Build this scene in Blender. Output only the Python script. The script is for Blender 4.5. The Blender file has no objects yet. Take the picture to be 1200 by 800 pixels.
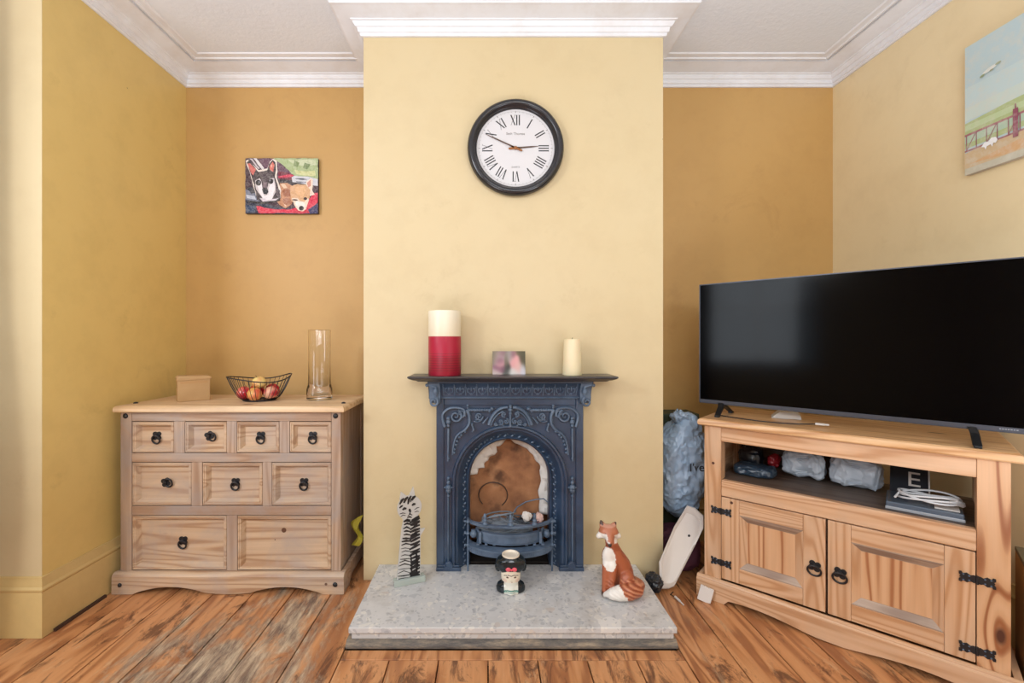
import bpy, bmesh, math, random
from mathutils import Vector, Matrix, noise
from mathutils.bvhtree import BVHTree
from mathutils.geometry import tessellate_polygon
R = math.radians; PI = math.pi
random.seed(7)
col = bpy.context.scene.collection
CAMZ = 1.12; F = 525.0; VX = 572.0; VY = 398.0
def P(px, py, Y): return Vector(((px-VX)*Y/F, Y, CAMZ-(py-VY)*Y/F))     # photo point at a measured depth -> metres
def s2l(c): return tuple(((v/255)/12.92 if v/255 <= .04045 else (((v/255)+.055)/1.055)**2.4) for v in c)
def rgba(c): return s2l(c)+(1,)

# ---------------------------------------------------------------- objects
def tag(o, label=None, cat=None, group=None, kind=None):
    if label: o['label'] = label
    if cat: o['category'] = cat
    if group: o['group'] = group
    if kind: o['kind'] = kind
    return o
def thing(name, label, cat, loc=(0,0,0), rz=0, group=None):
    o = bpy.data.objects.new(name, None); col.objects.link(o)
    o.location = loc; o.rotation_euler = (0,0,rz); o.empty_display_size = .05
    return tag(o, label, cat, group)
def copy_tree(o, parent=None):
    c = o.copy(); col.objects.link(c); c.parent = parent
    for ch in [x for x in bpy.data.objects if x.parent == o]: copy_tree(ch, c)
    return c
class MB:
    def __init__(s): s.bm = bmesh.new(); s.M = Matrix.Identity(4)
    def v(s, p): return s.bm.verts.new(s.M @ Vector(p))
    def face(s, vs, mi=0):
        try: f = s.bm.faces.new(vs)
        except ValueError: return None
        f.material_index = mi; return f
    def box(s, x0, x1, y0, y1, z0, z1, mi=0):
        v = [s.v((x,y,z)) for z in (z0,z1) for y in (y0,y1) for x in (x0,x1)]
        for q in ((0,2,3,1),(4,5,7,6),(0,1,5,4),(2,6,7,3),(0,4,6,2),(1,3,7,5)): s.face([v[i] for i in q], mi)
        return s
    def prism(s, pts, ax, a0, a1, mi=0):
        def mk(p, a): return (p[0],a,p[1]) if ax == 'y' else ((a,p[0],p[1]) if ax == 'x' else (p[0],p[1],a))
        A = [s.v(mk(p,a0)) for p in pts]; B = [s.v(mk(p,a1)) for p in pts]
        tris = tessellate_polygon([[Vector((p[0],p[1],0)) for p in pts]])
        for t in tris: s.face([A[i] for i in t], mi); s.face([B[i] for i in reversed(t)], mi)
        n = len(pts)
        for i in range(n): s.face([A[i],A[(i+1)%n],B[(i+1)%n],B[i]], mi)
        return s
    def loft(s, rings, closed=True, cap=True, mi=0):
        V = [[s.v(p) for p in r] for r in rings]; n = len(rings[0])
        for a, b in zip(V, V[1:]):
            for i in range(n if closed else n-1): s.face([a[i],a[(i+1)%n],b[(i+1)%n],b[i]], mi)
        if cap and closed: s.face(V[0][::-1], mi); s.face(V[-1], mi)
        return s
    def tube(s, pts, r, seg=8, rs=None, closed=False, mi=0):
        pts = [Vector(p) for p in pts]; n = len(pts); rings = []; up = None
        for i, p in enumerate(pts):
            a = pts[(i-1)%n] if (closed or i > 0) else p; b = pts[(i+1)%n] if (closed or i < n-1) else p
            t = (b-a).normalized() if (b-a).length > 1e-9 else Vector((0,0,1))
            if up is None: up = t.orthogonal().normalized()
            up = up - t*up.dot(t); up = up.normalized() if up.length > 1e-6 else t.orthogonal().normalized()
            w = t.cross(up); rr = rs[i] if rs else r
            rings.append([p + (up*math.cos(2*PI*k/seg) + w*math.sin(2*PI*k/seg))*rr for k in range(seg)])
        if closed: rings.append(rings[0]); s.loft(rings, True, False, mi)
        else: s.loft(rings, True, True, mi)
        return s
    def lathe(s, prof, c=(0,0,0), seg=32, mi=0, ax='z', cap=True):
        rings = []
        for r, h in prof:
            ring = []
            for k in range(seg):
                a = 2*PI*k/seg; x = r*math.cos(a); y = r*math.sin(a)
                p = (x,y,h) if ax == 'z' else ((x,h,y) if ax == 'y' else (h,x,y))
                ring.append((c[0]+p[0], c[1]+p[1], c[2]+p[2]))
            rings.append(ring)
        return s.loft(rings, True, cap, mi)
    def ell(s, c, r, mi=0, seg=16, rings=10, rot=None):
        r = r if hasattr(r, '__len__') else (r,r,r); rr = []
        for j in range(rings+1):
            t = PI*(j/rings); q = max(math.sin(t), .01)
            ring = []
            for k in range(seg):
                p = Vector((r[0]*q*math.cos(2*PI*k/seg), r[1]*q*math.sin(2*PI*k/seg), -r[2]*math.cos(t)))
                if rot: p = rot @ p
                ring.append(Vector(c)+p)
            rr.append(ring)
        return s.loft(rr, True, True, mi)
    def panel(s, x0, x1, z0, z1, prof, mi=0):          # concentric mitred moulding facing -Y: prof = [(inset, y)]
        rings = [[(x0+i,y,z0+i),(x1-i,y,z0+i),(x1-i,y,z1-i),(x0+i,y,z1-i)] for i, y in prof]
        return s.loft(rings, True, True, mi)
    def build(s, name, mats, parent=None, smooth=None, bevel=0, w=False, seg=2, color=None):
        me = bpy.data.meshes.new(name)
        bmesh.ops.recalc_face_normals(s.bm, faces=s.bm.faces[:])
        s.bm.to_mesh(me); s.bm.free()
        if w and parent is not None:
            M = Matrix.Identity(4); q = parent
            while q is not None: M = Matrix.Translation(q.location) @ q.rotation_euler.to_matrix().to_4x4() @ M; q = q.parent
            me.transform(M.inverted())
        for m in (mats if isinstance(mats, (list,tuple)) else [mats]): me.materials.append(m)
        if smooth is not None:
            for p in me.polygons: p.use_smooth = True
            me.set_sharp_from_angle(angle=R(smooth))
        if color:
            ca = me.color_attributes.new('Col', 'FLOAT_COLOR', 'POINT')
            for i, v in enumerate(me.vertices): ca.data[i].color = rgba(color(v.co))
        o = bpy.data.objects.new(name, me); col.objects.link(o)
        if parent is not None: o.parent = parent
        if bevel:
            b = o.modifiers.new('b', 'BEVEL'); b.width = bevel; b.segments = seg; b.limit_method = 'ANGLE'; b.angle_limit = R(50)
        return o
def struct(o): o['kind'] = 'structure'; return o
def fused(mb, voxel, it=4, cut=None):                    # blend overlapping masses into one continuous skin
    me = bpy.data.meshes.new('t'); bmesh.ops.recalc_face_normals(mb.bm, faces=mb.bm.faces[:]); mb.bm.to_mesh(me); mb.bm.free()
    o = bpy.data.objects.new('t', me); col.objects.link(o); cutter = None
    m = o.modifiers.new('r', 'REMESH'); m.mode = 'VOXEL'; m.voxel_size = voxel
    m = o.modifiers.new('s', 'SMOOTH'); m.factor = .5; m.iterations = it
    if cut:
        cm = bpy.data.meshes.new('c'); bmesh.ops.recalc_face_normals(cut.bm, faces=cut.bm.faces[:]); cut.bm.to_mesh(cm); cut.bm.free()
        cutter = bpy.data.objects.new('c', cm); col.objects.link(cutter)
        m = o.modifiers.new('b', 'BOOLEAN'); m.operation = 'DIFFERENCE'; m.object = cutter; m.solver = 'EXACT'
    dg = bpy.context.evaluated_depsgraph_get(); dg.update()
    nm = bpy.data.meshes.new_from_object(o.evaluated_get(dg))
    out = MB(); out.bm.from_mesh(nm)
    bpy.data.objects.remove(o)
    if cutter: bpy.data.objects.remove(cutter)
    return out
def crumpled(mb, amp, sc, seed=0, fold=True):            # creases: ridged noise pushed along the normals
    mb.bm.normal_update(); off = Vector((seed*3.1, seed*1.7, seed*5.3))
    for v in mb.bm.verts:
        q = v.co*sc + off
        a = 1-abs(noise.noise(q))*2.4; b = 1-abs(noise.noise(q*2.3+off))*2.2; c = 1-abs(noise.noise(q*5.1))*2
        v.co += v.normal*amp*(a*.8 + b*.45 + c*.2 - .6)
    return mb
def textmesh(s, size, ext=.0004):
    c = bpy.data.curves.new('t', 'FONT'); c.body = s; c.size = size; c.extrude = ext; c.align_x = 'CENTER'
    o = bpy.data.objects.new('t', c); col.objects.link(o)
    dg = bpy.context.evaluated_depsgraph_get(); me = bpy.data.meshes.new_from_object(o.evaluated_get(dg))
    bpy.data.objects.remove(o); mb = MB(); mb.bm.from_mesh(me); return mb

# ---------------------------------------------------------------- materials
class NT:
    def __init__(s, name, rough=.5, base=None, **kw):
        s.m = bpy.data.materials.new(name); s.m.use_nodes = True; s.t = s.m.node_tree
        s.b = s.t.nodes['Principled BSDF']; s.b.inputs['Roughness'].default_value = rough
        if base: s.b.inputs['Base Color'].default_value = rgba(base)
        for k, v in kw.items(): s.b.inputs[k.replace('_', ' ')].default_value = v
    def n(s, ty, ins=None, **kw):
        x = s.t.nodes.new(ty)
        for k, v in kw.items(): setattr(x, k, v)
        for k, v in (ins or {}).items():
            if isinstance(v, bpy.types.NodeSocket): s.t.links.new(v, x.inputs[k])
            else: x.inputs[k].default_value = v
        return x
    def math(s, op, a, b=0.0, c=None, clamp=False):
        x = s.n('ShaderNodeMath', {0:a, 1:b}, operation=op, use_clamp=clamp)
        if c is not None: x.inputs[2].default_value = c
        return x.outputs[0]
    def coords(s, scale=(1,1,1), rand=False, kind='Object'):
        tc = s.n('ShaderNodeTexCoord').outputs[kind]
        if rand:
            oi = s.n('ShaderNodeObjectInfo').outputs['Random']; m = s.math('MULTIPLY', oi, 23.0)
            cx = s.n('ShaderNodeCombineXYZ', {0:m, 1:m, 2:m}).outputs[0]
            tc = s.n('ShaderNodeVectorMath', {0:tc, 1:cx}, operation='ADD').outputs[0]
        return s.n('ShaderNodeMapping', {'Vector':tc, 'Scale':scale}).outputs[0]
    def noise(s, vec, scale, detail=3, rough=.5, dist=0):
        return s.n('ShaderNodeTexNoise', {'Vector':vec, 'Scale':scale, 'Detail':detail, 'Roughness':rough, 'Distortion':dist}).outputs['Fac']
    def ramp(s, fac, stops):
        x = s.n('ShaderNodeValToRGB', {'Fac':fac}); e = x.color_ramp.elements
        while len(e) < len(stops): e.new(.5)
        for el, (p, c) in zip(e, stops): el.position = p; el.color = rgba(c) if max(c) > 1 else (c[0],c[1],c[2],1)
        return x.outputs[0]
    def mix(s, f, a, b, mode='MIX'):
        x = s.n('ShaderNodeMix', data_type='RGBA', blend_type=mode); x.clamp_factor = True
        for k, v in (('Factor',f),('A',a),('B',b)):
            sk = [i for i in x.inputs if i.name == k and (i.type == 'RGBA' or k == 'Factor' and i.type == 'VALUE')][0]
            if isinstance(v, bpy.types.NodeSocket): s.t.links.new(v, sk)
            else: sk.default_value = v if k == 'Factor' else rgba(v)
        return [o for o in x.outputs if o.type == 'RGBA'][0]
    def color(s, c): s.t.links.new(c, s.b.inputs['Base Color']); return s
    def rough(s, c): s.t.links.new(c, s.b.inputs['Roughness']); return s
    def bump(s, h, st=.2, d=.002):
        x = s.n('ShaderNodeBump', {'Height':h, 'Strength':st, 'Distance':d}); s.t.links.new(x.outputs[0], s.b.inputs['Normal']); return s

def plain(name, c, rough=.5, **kw): return NT(name, rough, c, **kw).m
def paint_wall(name, c1, c2, grub):
    t = NT(name, .48); v = t.coords()
    a = t.noise(v, 1.3, 4, .6); b = t.noise(v, 7, 5, .65); g = t.noise(v, 3.1, 6, .72, .4)
    c = t.mix(a, c1, c2)
    c = t.mix(t.math('MULTIPLY', t.math('SUBTRACT', b, .45, clamp=True), .5), c, grub)
    sm = t.ramp(g, [(.60,(0,0,0)),(.74,(1,1,1))]); c = t.mix(t.math('MULTIPLY', sm, .26), c, grub)
    vo = t.n('ShaderNodeTexVoronoi', {'Vector':v, 'Scale':3.3}).outputs['Distance']
    c = t.mix(t.math('MULTIPLY', t.math('LESS_THAN', vo, .016), .5), c, (110,85,50))
    t.color(c); t.bump(t.noise(v, 60, 4, .6), .12, .002); return t.m
def wood(name, axis, c0, c1, c2, freq=20., scl=1., grey=None, greyamt=0., rough=.5, knots=True, fib=.35, burl=None):
    t = NT(name, rough); i = 'xyz'.index(axis)
    def sc(al, ac): q = [ac]*3; q[i] = al; return tuple(q)
    v = t.coords(sc(.55*scl, 9.*scl), True)
    n1 = t.noise(v, 1.0, 2, .4, .35)
    if burl:
        dd = t.n('ShaderNodeVectorMath', {0:t.coords((14,0,6)), 1:(burl[0]*14,0,burl[1]*6)}, operation='DISTANCE').outputs['Value']
        n1 = t.math('ADD', n1, t.math('MULTIPLY', t.math('EXPONENT', t.math('MULTIPLY', t.math('MULTIPLY', dd, dd), -1.4)), .16))
    rg = t.math('SINE', t.math('MULTIPLY', n1, freq*4.2)); rg = t.math('MULTIPLY_ADD', rg, .5, .5)
    c = t.ramp(rg, [(0,c0),(.3,c1),(1,c2)])
    v2 = t.coords(sc(4, 160), True); f = t.noise(v2, 1, 3, .6)
    c = t.mix(t.math('MULTIPLY', f, fib), c, tuple(x*.55 for x in c0))
    if knots:
        vk = t.coords(sc(2.6, 7.), True); d = t.n('ShaderNodeTexVoronoi', {'Vector':vk, 'Scale':1.}).outputs['Distance']
        c = t.mix(t.ramp(d, [(.05,(1,1,1)),(.085,(0,0,0))]), c, (88,50,30))
    if burl: c = t.mix(t.ramp(dd, [(.10,(1,1,1)),(.2,(0,0,0))]), c, (84,48,34))
    if grey:
        g = t.noise(t.coords((1,1,1), True), 5, 5, .65, .5)
        c = t.mix(t.math('MULTIPLY', t.ramp(g, [(.4,(0,0,0)),(.66,(1,1,1))]), greyamt), c, grey)
    t.color(c); t.bump(t.math('ADD', f, t.math('MULTIPLY', rg, .3)), .12, .001); return t.m
M = {}
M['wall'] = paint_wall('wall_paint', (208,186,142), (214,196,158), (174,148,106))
M['wall_al'] = paint_wall('alcove_shade_paint', (194,152,90), (202,162,102), (156,116,66))  # same wall paint, with the alcove shade put into its colour
M['wall_l'] = paint_wall('left_wall_lit_paint', (220,190,116), (228,200,130), (160,134,80))  # same wall paint, colour lightened in place of light on the left wall
M['wall_rt'] = paint_wall('right_wall_lit_paint', (230,208,164), (236,218,178), (186,160,116))  # same wall paint, paler copy standing in for light on the right wall
M['skirt'] = paint_wall('skirting_paint', (212,184,126), (206,176,116), (120,90,56))
t = NT('cornice_paint', .5); v = t.coords(); t.color(t.mix(t.ramp(t.noise(v, 3, 5, .7), [(.45,(0,0,0)),(.8,(1,1,1))]), (232,233,238), (214,208,206))); t.bump(t.noise(v, 25, 4), .1, .003); M['cornice'] = t.m
t = NT('ceiling_paper', .8); v = t.coords(); t.color(t.mix(t.noise(v, 2.2, 5, .6), (224,228,236), (234,237,243))); t.bump(t.noise(v, 55, 3, .6), .5, .004); M['ceil'] = t.m
# floor boards: tone per board from a colour attribute
t = NT('floor_boards', .4)
at = t.n('ShaderNodeAttribute', attribute_name='Col'); rnd = at.outputs['Fac']
tc = t.n('ShaderNodeTexCoord').outputs['Object']
off = t.n('ShaderNodeCombineXYZ', {0:t.math('MULTIPLY', rnd, 31.), 1:t.math('MULTIPLY', rnd, 57.), 2:0.}).outputs[0]
pv = t.n('ShaderNodeVectorMath', {0:tc, 1:off}, operation='ADD').outputs[0]
def mp(v, s): return t.n('ShaderNodeMapping', {'Vector':v, 'Scale':s}).outputs[0]
g1 = t.noise(mp(pv, (5.5,.8,1)), 1., 3, .5, .7); rg = t.math('MULTIPLY_ADD', t.math('SINE', t.math('MULTIPLY', g1, 44.)), .5, .5)
fb = t.noise(mp(pv, (130,4,1)), 1, 4, .65)
c = t.ramp(rg, [(0,(160,100,60)),(.4,(204,140,88)),(1,(220,158,106))])
c = t.mix(t.math('MULTIPLY', fb, .45), c, (112,70,44))
c = t.mix(t.math('MULTIPLY', rnd, .3), c, (214,154,106))
pt = t.noise(mp(pv, (7,2.2,1)), 1.6, 6, .75, .8); c = t.mix(t.math('MULTIPLY', t.ramp(pt, [(.53,(0,0,0)),(.62,(1,1,1))]), .8), c, (84,50,34))
pale = t.noise(mp(pv, (9,2.,1)), 1.9, 6, .75, .6); c = t.mix(t.math('MULTIPLY', t.ramp(pale, [(.58,(0,0,0)),(.72,(1,1,1))]), .55), c, (214,184,146))
# varnish worn to grey in the walkway beside the hearth
sx = t.n('ShaderNodeSeparateXYZ', {0:tc})
dx = t.math('DIVIDE', t.math('ADD', sx.outputs[0], t.math('MULTIPLY_ADD', sx.outputs[1], -.25, 1.28)), .42); dy = t.math('DIVIDE', t.math('SUBTRACT', sx.outputs[1], 1.5), .55)
rr = t.math('SQRT', t.math('ADD', t.math('MULTIPLY', dx, dx), t.math('MULTIPLY', dy, dy)))
wn = t.noise(mp(tc, (5,2.4,1)), 1.4, 7, .72, .5)
wear = t.ramp(t.math('ADD', t.math('SUBTRACT', 1.15, rr), t.math('MULTIPLY_ADD', wn, 3.4, -1.95)), [(.05,(0,0,0)),(.5,(1,1,1))])
gc = t.mix(t.ramp(t.noise(mp(tc, (26,4,1)), 1.5, 7, .78, .4), [(.4,(0,0,0)),(.62,(1,1,1))]), (100,86,78), (206,188,160))
c = t.mix(t.math('MULTIPLY', wear, .85), c, gc)
w2 = t.ramp(t.noise(mp(tc, (4,1.6,1)), 1.8, 7, .75, .6), [(.56,(0,0,0)),(.7,(1,1,1))])
c = t.mix(t.math('MULTIPLY', w2, .35), c, (136,112,90))
t.color(c); t.rough(t.math('MULTIPLY_ADD', t.noise(mp(tc,(8,3,1)), 2, 4), .35, .22)); t.bump(t.math('ADD', fb, pt), .25, .002); M['floor'] = t.m
M['gap'] = plain('floor_gap', (24,16,12), .9)
# stone of the hearth
t = NT('hearth_stone', .38); v = t.coords()
c = t.mix(t.noise(v, 9, 6, .7), (186,185,186), (218,216,214))
for s_, th, cc, am in ((7.,.24,(238,234,228),.5), (24.,.26,(150,152,158),.38), (40.,.3,(236,230,218),.4), (15.,.14,(196,170,150),.35), (60.,.3,(140,142,148),.4)):
    vd = t.n('ShaderNodeVectorMath', {0:v, 1:t.n('ShaderNodeTexNoise', {'Vector':v, 'Scale':14., 'Detail':3.}).outputs['Color']}, operation='MULTIPLY_ADD'); vd.inputs[1].default_value = (1,1,1)
    nz = t.n('ShaderNodeTexNoise', {'Vector':v, 'Scale':13., 'Detail':3.}).outputs['Color']
    vv = t.n('ShaderNodeVectorMath', {0:nz, 1:(.09,.09,.09), 2:v}, operation='MULTIPLY_ADD').outputs[0]
    vo = t.n('ShaderNodeTexVoronoi', {'Vector':vv, 'Scale':s_, 'Randomness':1.})
    thr = t.math('MULTIPLY', t.n('ShaderNodeSeparateColor', {0:vo.outputs['Color']}).outputs[0], th*2.2)
    k = t.math('LESS_THAN', vo.outputs['Distance'], t.math('SUBTRACT', thr, th*.55))
    c = t.mix(t.math('MULTIPLY', k, am), c, cc)
st = t.noise(v, 5, 5, .7); c = t.mix(t.math('MULTIPLY', t.ramp(st, [(.55,(0,0,0)),(.75,(1,1,1))]), .5), c, (152,142,132))
t.color(c); t.rough(t.math('MULTIPLY_ADD', st, .4, .15)); M['stone'] = t.m
t = NT('hearth_concrete', .8); v = t.coords((1,3,6)); t.color(t.ramp(t.noise(v, 7, 7, .75), [(.3,(58,56,58)),(.48,(104,98,92)),(.62,(150,134,114)),(.8,(184,172,152))])); t.bump(t.noise(v, 20, 5), .5, .004); M['conc'] = t.m
# cast iron
t = NT('cast_iron', .3, Specular_IOR_Level=.7); v = t.coords(); t.color(t.ramp(t.noise(v, 9, 5, .6), [(.3,(36,52,74)),(.7,(54,75,102))])); t.bump(t.noise(v, 90, 3), .1, .001); M['iron'] = t.m
t = NT('iron_dusty_lit', .5, Specular_IOR_Level=.6); v = t.coords(); t.color(t.ramp(t.noise(v, 14, 5, .6), [(.3,(66,84,106)),(.7,(102,120,142))])); M['iron2'] = t.m  # dusty iron, colour lightened to bring out highlights on the relief
t = NT('mantel_iron', .3, Specular_IOR_Level=.6); v = t.coords(); t.color(t.ramp(t.noise(v, 6, 4), [(.3,(46,42,44)),(.7,(66,60,60))])); M['mantel'] = t.m
M['black'] = plain('black_iron', (30,30,34), .42, Specular_IOR_Level=.5)
t = NT('sooty_board', .8); v = t.coords(); c = t.ramp(t.noise(v, 6, 5, .6), [(.3,(112,70,46)),(.55,(168,116,78)),(.8,(196,152,114))])
sxz = t.n('ShaderNodeSeparateXYZ', {0:v}); t.color(t.mix(t.math('MULTIPLY', t.ramp(t.noise(v, 9, 4), [(.55,(0,0,0)),(.7,(1,1,1))]), .8), c, (58,34,24))); M['soot'] = t.m
M['plaster'] = NT('torn_white', .8, (222,216,210)).m
# timber
cx = dict(c0=(184,144,110), c1=(212,178,144), c2=(220,190,158), freq=13, grey=(172,156,146), greyamt=.7, fib=.4)
for a in 'xyz': M['ch'+a] = wood('chest_pine_'+a, a, **cx)
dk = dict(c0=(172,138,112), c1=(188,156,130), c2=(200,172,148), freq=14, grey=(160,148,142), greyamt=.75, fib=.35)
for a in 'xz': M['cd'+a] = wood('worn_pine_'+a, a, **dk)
M['chtop'] = wood('chest_top_pine', 'x', (216,176,130), (232,196,154), (240,208,168), 14, grey=(186,156,124), greyamt=.4)
tv = dict(c0=(198,146,102), c1=(218,172,132), c2=(226,184,146), freq=20, grey=(186,160,136), greyamt=.3, fib=.2, rough=.42)
for a in 'xyz': M['tv'+a] = wood('cabinet_pine_'+a, a, **tv)
M['tvtop'] = wood('cabinet_top_pine', 'x', (196,142,92), (226,176,126), (238,194,146), 16, grey=(196,146,92), greyamt=.4, rough=.35)
M['post2'] = wood('burl_grain_pine', 'z', (160,100,62), (214,164,120), (224,178,136), 16, .7, rough=.42, fib=.2, knots=False, burl=(.862,.205))
M['tvz2'] = wood('bold_grain_pine', 'z', (172,112,72), (214,164,120), (224,178,136), 18, .8, rough=.42, fib=.2, knots=True)
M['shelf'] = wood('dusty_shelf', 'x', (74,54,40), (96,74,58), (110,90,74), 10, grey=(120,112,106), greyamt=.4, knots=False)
M['bevel'] = wood('bevel_lit_grey', 'x', (156,130,112), (184,160,140), (192,170,152), 16, grey=(140,120,104), greyamt=.5, knots=False)  # grey of the lit top and bottom door bevels put into the colour
t = NT('canvas_paint', .7); v = t.coords(); k = t.noise(v, 70, 5, .75, 1.)
t.color(t.mix(t.ramp(k, [(.42,(0,0,0)),(.66,(.22,.22,.22))]), t.mix(t.ramp(k, [(.3,(.3,.3,.3)),(.48,(0,0,0))]), t.n('ShaderNodeAttribute', attribute_name='Col').outputs['Color'], (40,34,40)), (232,226,220))); M['paint'] = t.m
t = NT('canvas_pale_paint', .7); v = t.coords(); k = t.noise(v, 30, 5, .7)
t.color(t.mix(t.ramp(k, [(.45,(0,0,0)),(.7,(.5,.5,.5))]), t.n('ShaderNodeAttribute', attribute_name='Col').outputs['Color'], (214,210,196))); M['pale'] = t.m
t = NT('vertex_paint', .6); t.color(t.n('ShaderNodeAttribute', attribute_name='Col').outputs['Color']); M['col'] = t.m
t = NT('glazed_paint', .16, Specular_IOR_Level=.55); t.color(t.n('ShaderNodeAttribute', attribute_name='Col').outputs['Color']); M['glaze'] = t.m
t = NT('satin_paint', .38); t.color(t.n('ShaderNodeAttribute', attribute_name='Col').outputs['Color']); M['satin'] = t.m
M['glass'] = NT('clear_glass', .0, (255,255,255), Transmission_Weight=1., IOR=1.45).m
M['screen'] = NT('tv_screen', .10, (3,3,4), Specular_IOR_Level=.12).m
M['tvplastic'] = plain('tv_plastic', (22,22,24), .35)
M['tvstrip'] = plain('tv_lower_strip', (74,76,84), .35, Metallic=.5)
M['white'] = plain('white_plastic', (218,212,206), .45)
M['cable'] = plain('cable_white', (214,216,218), .4)
t = NT('grey_poly', .28, Specular_IOR_Level=.6); v = t.coords(); t.color(t.mix(t.noise(v, 9, 4), (118,144,172), (164,184,204))); M['bag'] = t.m
t = NT('pale_poly', .35); v = t.coords(); t.color(t.mix(t.noise(v, 22, 4), (140,154,170), (206,212,220))); M['bag2'] = t.m
M['maroon'] = NT('maroon_cloth', .7, (88,44,62)).m
M['red'] = plain('red_plastic', (150,28,36), .4)
M['darkpoly'] = NT('black_poly', .3, (26,30,38), Specular_IOR_Level=.6).m
M['petrol'] = NT('petrol_poly', .3, (40,58,74), Specular_IOR_Level=.6).m
M['green'] = plain('dark_green_board', (54,62,44), .6)
t = NT('kraft_board', .75); v = t.coords((1,1,1)); t.color(t.mix(t.noise(v, 20, 4), (172,134,88), (186,150,104))); M['kraft'] = t.m
M['kraftd'] = plain('kraft_tape', (176,134,84), .5)
M['cream'] = plain('cream_wax', (232,216,178), .45, Subsurface_Weight=.15)
t = NT('curtain_cloth', .9); v = t.coords((1,1,1)); t.color(t.mix(t.noise(v, 4, 3), (92,70,66), (122,94,84))); M['curtain'] = t.m
M['gold'] = plain('copper_hand', (150,96,54), .4, Metallic=.4)
t = NT('clock_case', .25, Specular_IOR_Level=.6); t.color(t.mix(t.noise(t.coords(), 6, 2), (30,28,30), (40,38,42))); M['case'] = t.m
M['dial'] = plain('clock_dial', (212,209,210), .5)
M['ink'] = plain('black_ink', (34,32,34), .5)
M['yellowp'] = plain('yellow_poly', (170,158,52), .4)

# ================================================================ ROOM
XL, XR, YB, YC, XBL, XBR, YBAY, ZC = -1.69, 1.929, 2.507, 2.09, -.581, .816, 1.70, 2.612
BX0, YF = -2.7, -2.6
def boxo(name, mat, *b, bevel=0, parent=None): mb = MB(); mb.box(*b); return mb.build(name, mat, parent, bevel=bevel)
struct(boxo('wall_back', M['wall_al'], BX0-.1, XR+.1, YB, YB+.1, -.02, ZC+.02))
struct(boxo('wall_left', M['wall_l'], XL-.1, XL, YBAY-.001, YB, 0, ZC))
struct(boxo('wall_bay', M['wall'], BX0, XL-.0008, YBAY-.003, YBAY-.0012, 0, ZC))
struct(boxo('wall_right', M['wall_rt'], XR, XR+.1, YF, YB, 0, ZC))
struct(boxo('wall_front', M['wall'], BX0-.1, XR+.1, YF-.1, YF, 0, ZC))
# chimney breast with the fireplace opening
FX = .099
mb = MB(); hx0, hx1, hz = FX-.24, FX+.24, .72
mb.box(XBL, hx0, YC, YB, 0, ZC); mb.box(hx1, XBR, YC, YB, 0, ZC); mb.box(hx0, hx1, YC, YB, hz, ZC)
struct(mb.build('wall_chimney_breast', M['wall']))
# window wall of the bay (left, outside the frame)
mb = MB(); wx = BX0; wy0, wy1, wz0, wz1 = -.9, 1.35, .75, 2.25
mb.box(wx-.1, wx, YF, wy0, 0, ZC); mb.box(wx-.1, wx, wy1, YBAY+.1, 0, ZC); mb.box(wx-.1, wx, wy0, wy1, 0, wz0); mb.box(wx-.1, wx, wy0, wy1, wz1, ZC)
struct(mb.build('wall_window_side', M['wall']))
mb = MB()
for y in (wy0, -.15, .6, wy1-.06): mb.box(wx-.08, wx-.03, y, y+.06, wz0, wz1)
for z in (wz0, 1.5, wz1-.06): mb.box(wx-.075, wx-.035, wy0, wy1, z, z+.06)
wf = struct(mb.build('window_1', M['white']))
g = NT('window_glass', .0); tr = g.n('ShaderNodeBsdfTransparent'); gl = g.n('ShaderNodeBsdfGlossy', {'Roughness':.0}); mx = g.n('ShaderNodeMixShader', {0:.06}); g.t.links.new(tr.outputs[0], mx.inputs[1]); g.t.links.new(gl.outputs[0], mx.inputs[2]); g.t.links.new(mx.outputs[0], g.t.nodes['Material Output'].inputs[0])
mb = MB(); mb.box(wx-.058, wx-.054, wy0, wy1, wz0, wz1); mb.build('window_pane', g.m, wf)
# curtain hanging inside the bay, beyond the left edge of the view
def curtain(x0, y0, x1, y1, folds, amp, label):
    mb = MB(); N = folds*10; V = []
    d = Vector((x1-x0, y1-y0, 0)); nrm = Vector((-d.y, d.x, 0)).normalized(); rings = []
    for z, k in ((.12,1.15),(.6,1.0),(1.2,.9),(1.9,.8),(2.35,.75)):
        row = []
        for i in range(N+1):
            u = i/N; p = Vector((x0,y0,0)) + d*u + nrm*amp*k*math.sin(u*folds*2*PI + .5*math.sin(z*1.3+u*9)); row.append((p.x,p.y,z))
        rings.append(row)
    mb.loft(rings, False, False)
    o = mb.build('curtain', M['curtain'], smooth=80); o.modifiers.new('s','SOLIDIFY').thickness = .003
    return tag(o, label, 'curtain')
mb = MB(); rows_ = []
for z in [.1+.1*i for i in range(24)]:
    xe = -1.872 + .045*math.exp(-((z-.75)/.45)**2); rows_.append([(-2.38+(xe+2.38)*u/40, 1.42+.035*math.sin(u/40*5*2*PI+z*.6)+.0*u, z) for u in range(41)])
mb.loft(rows_, False, False); o = mb.build('curtain', M['curtain'], smooth=80); o.modifiers.new('s','SOLIDIFY').thickness = .003
tag(o, 'heavy brown curtain gathered near the bay corner beyond the left edge', 'curtain')
curtain(-2.5, .55, -2.5, 1.15, 6, .03, 'long brown curtain hanging at the bay window')
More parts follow.
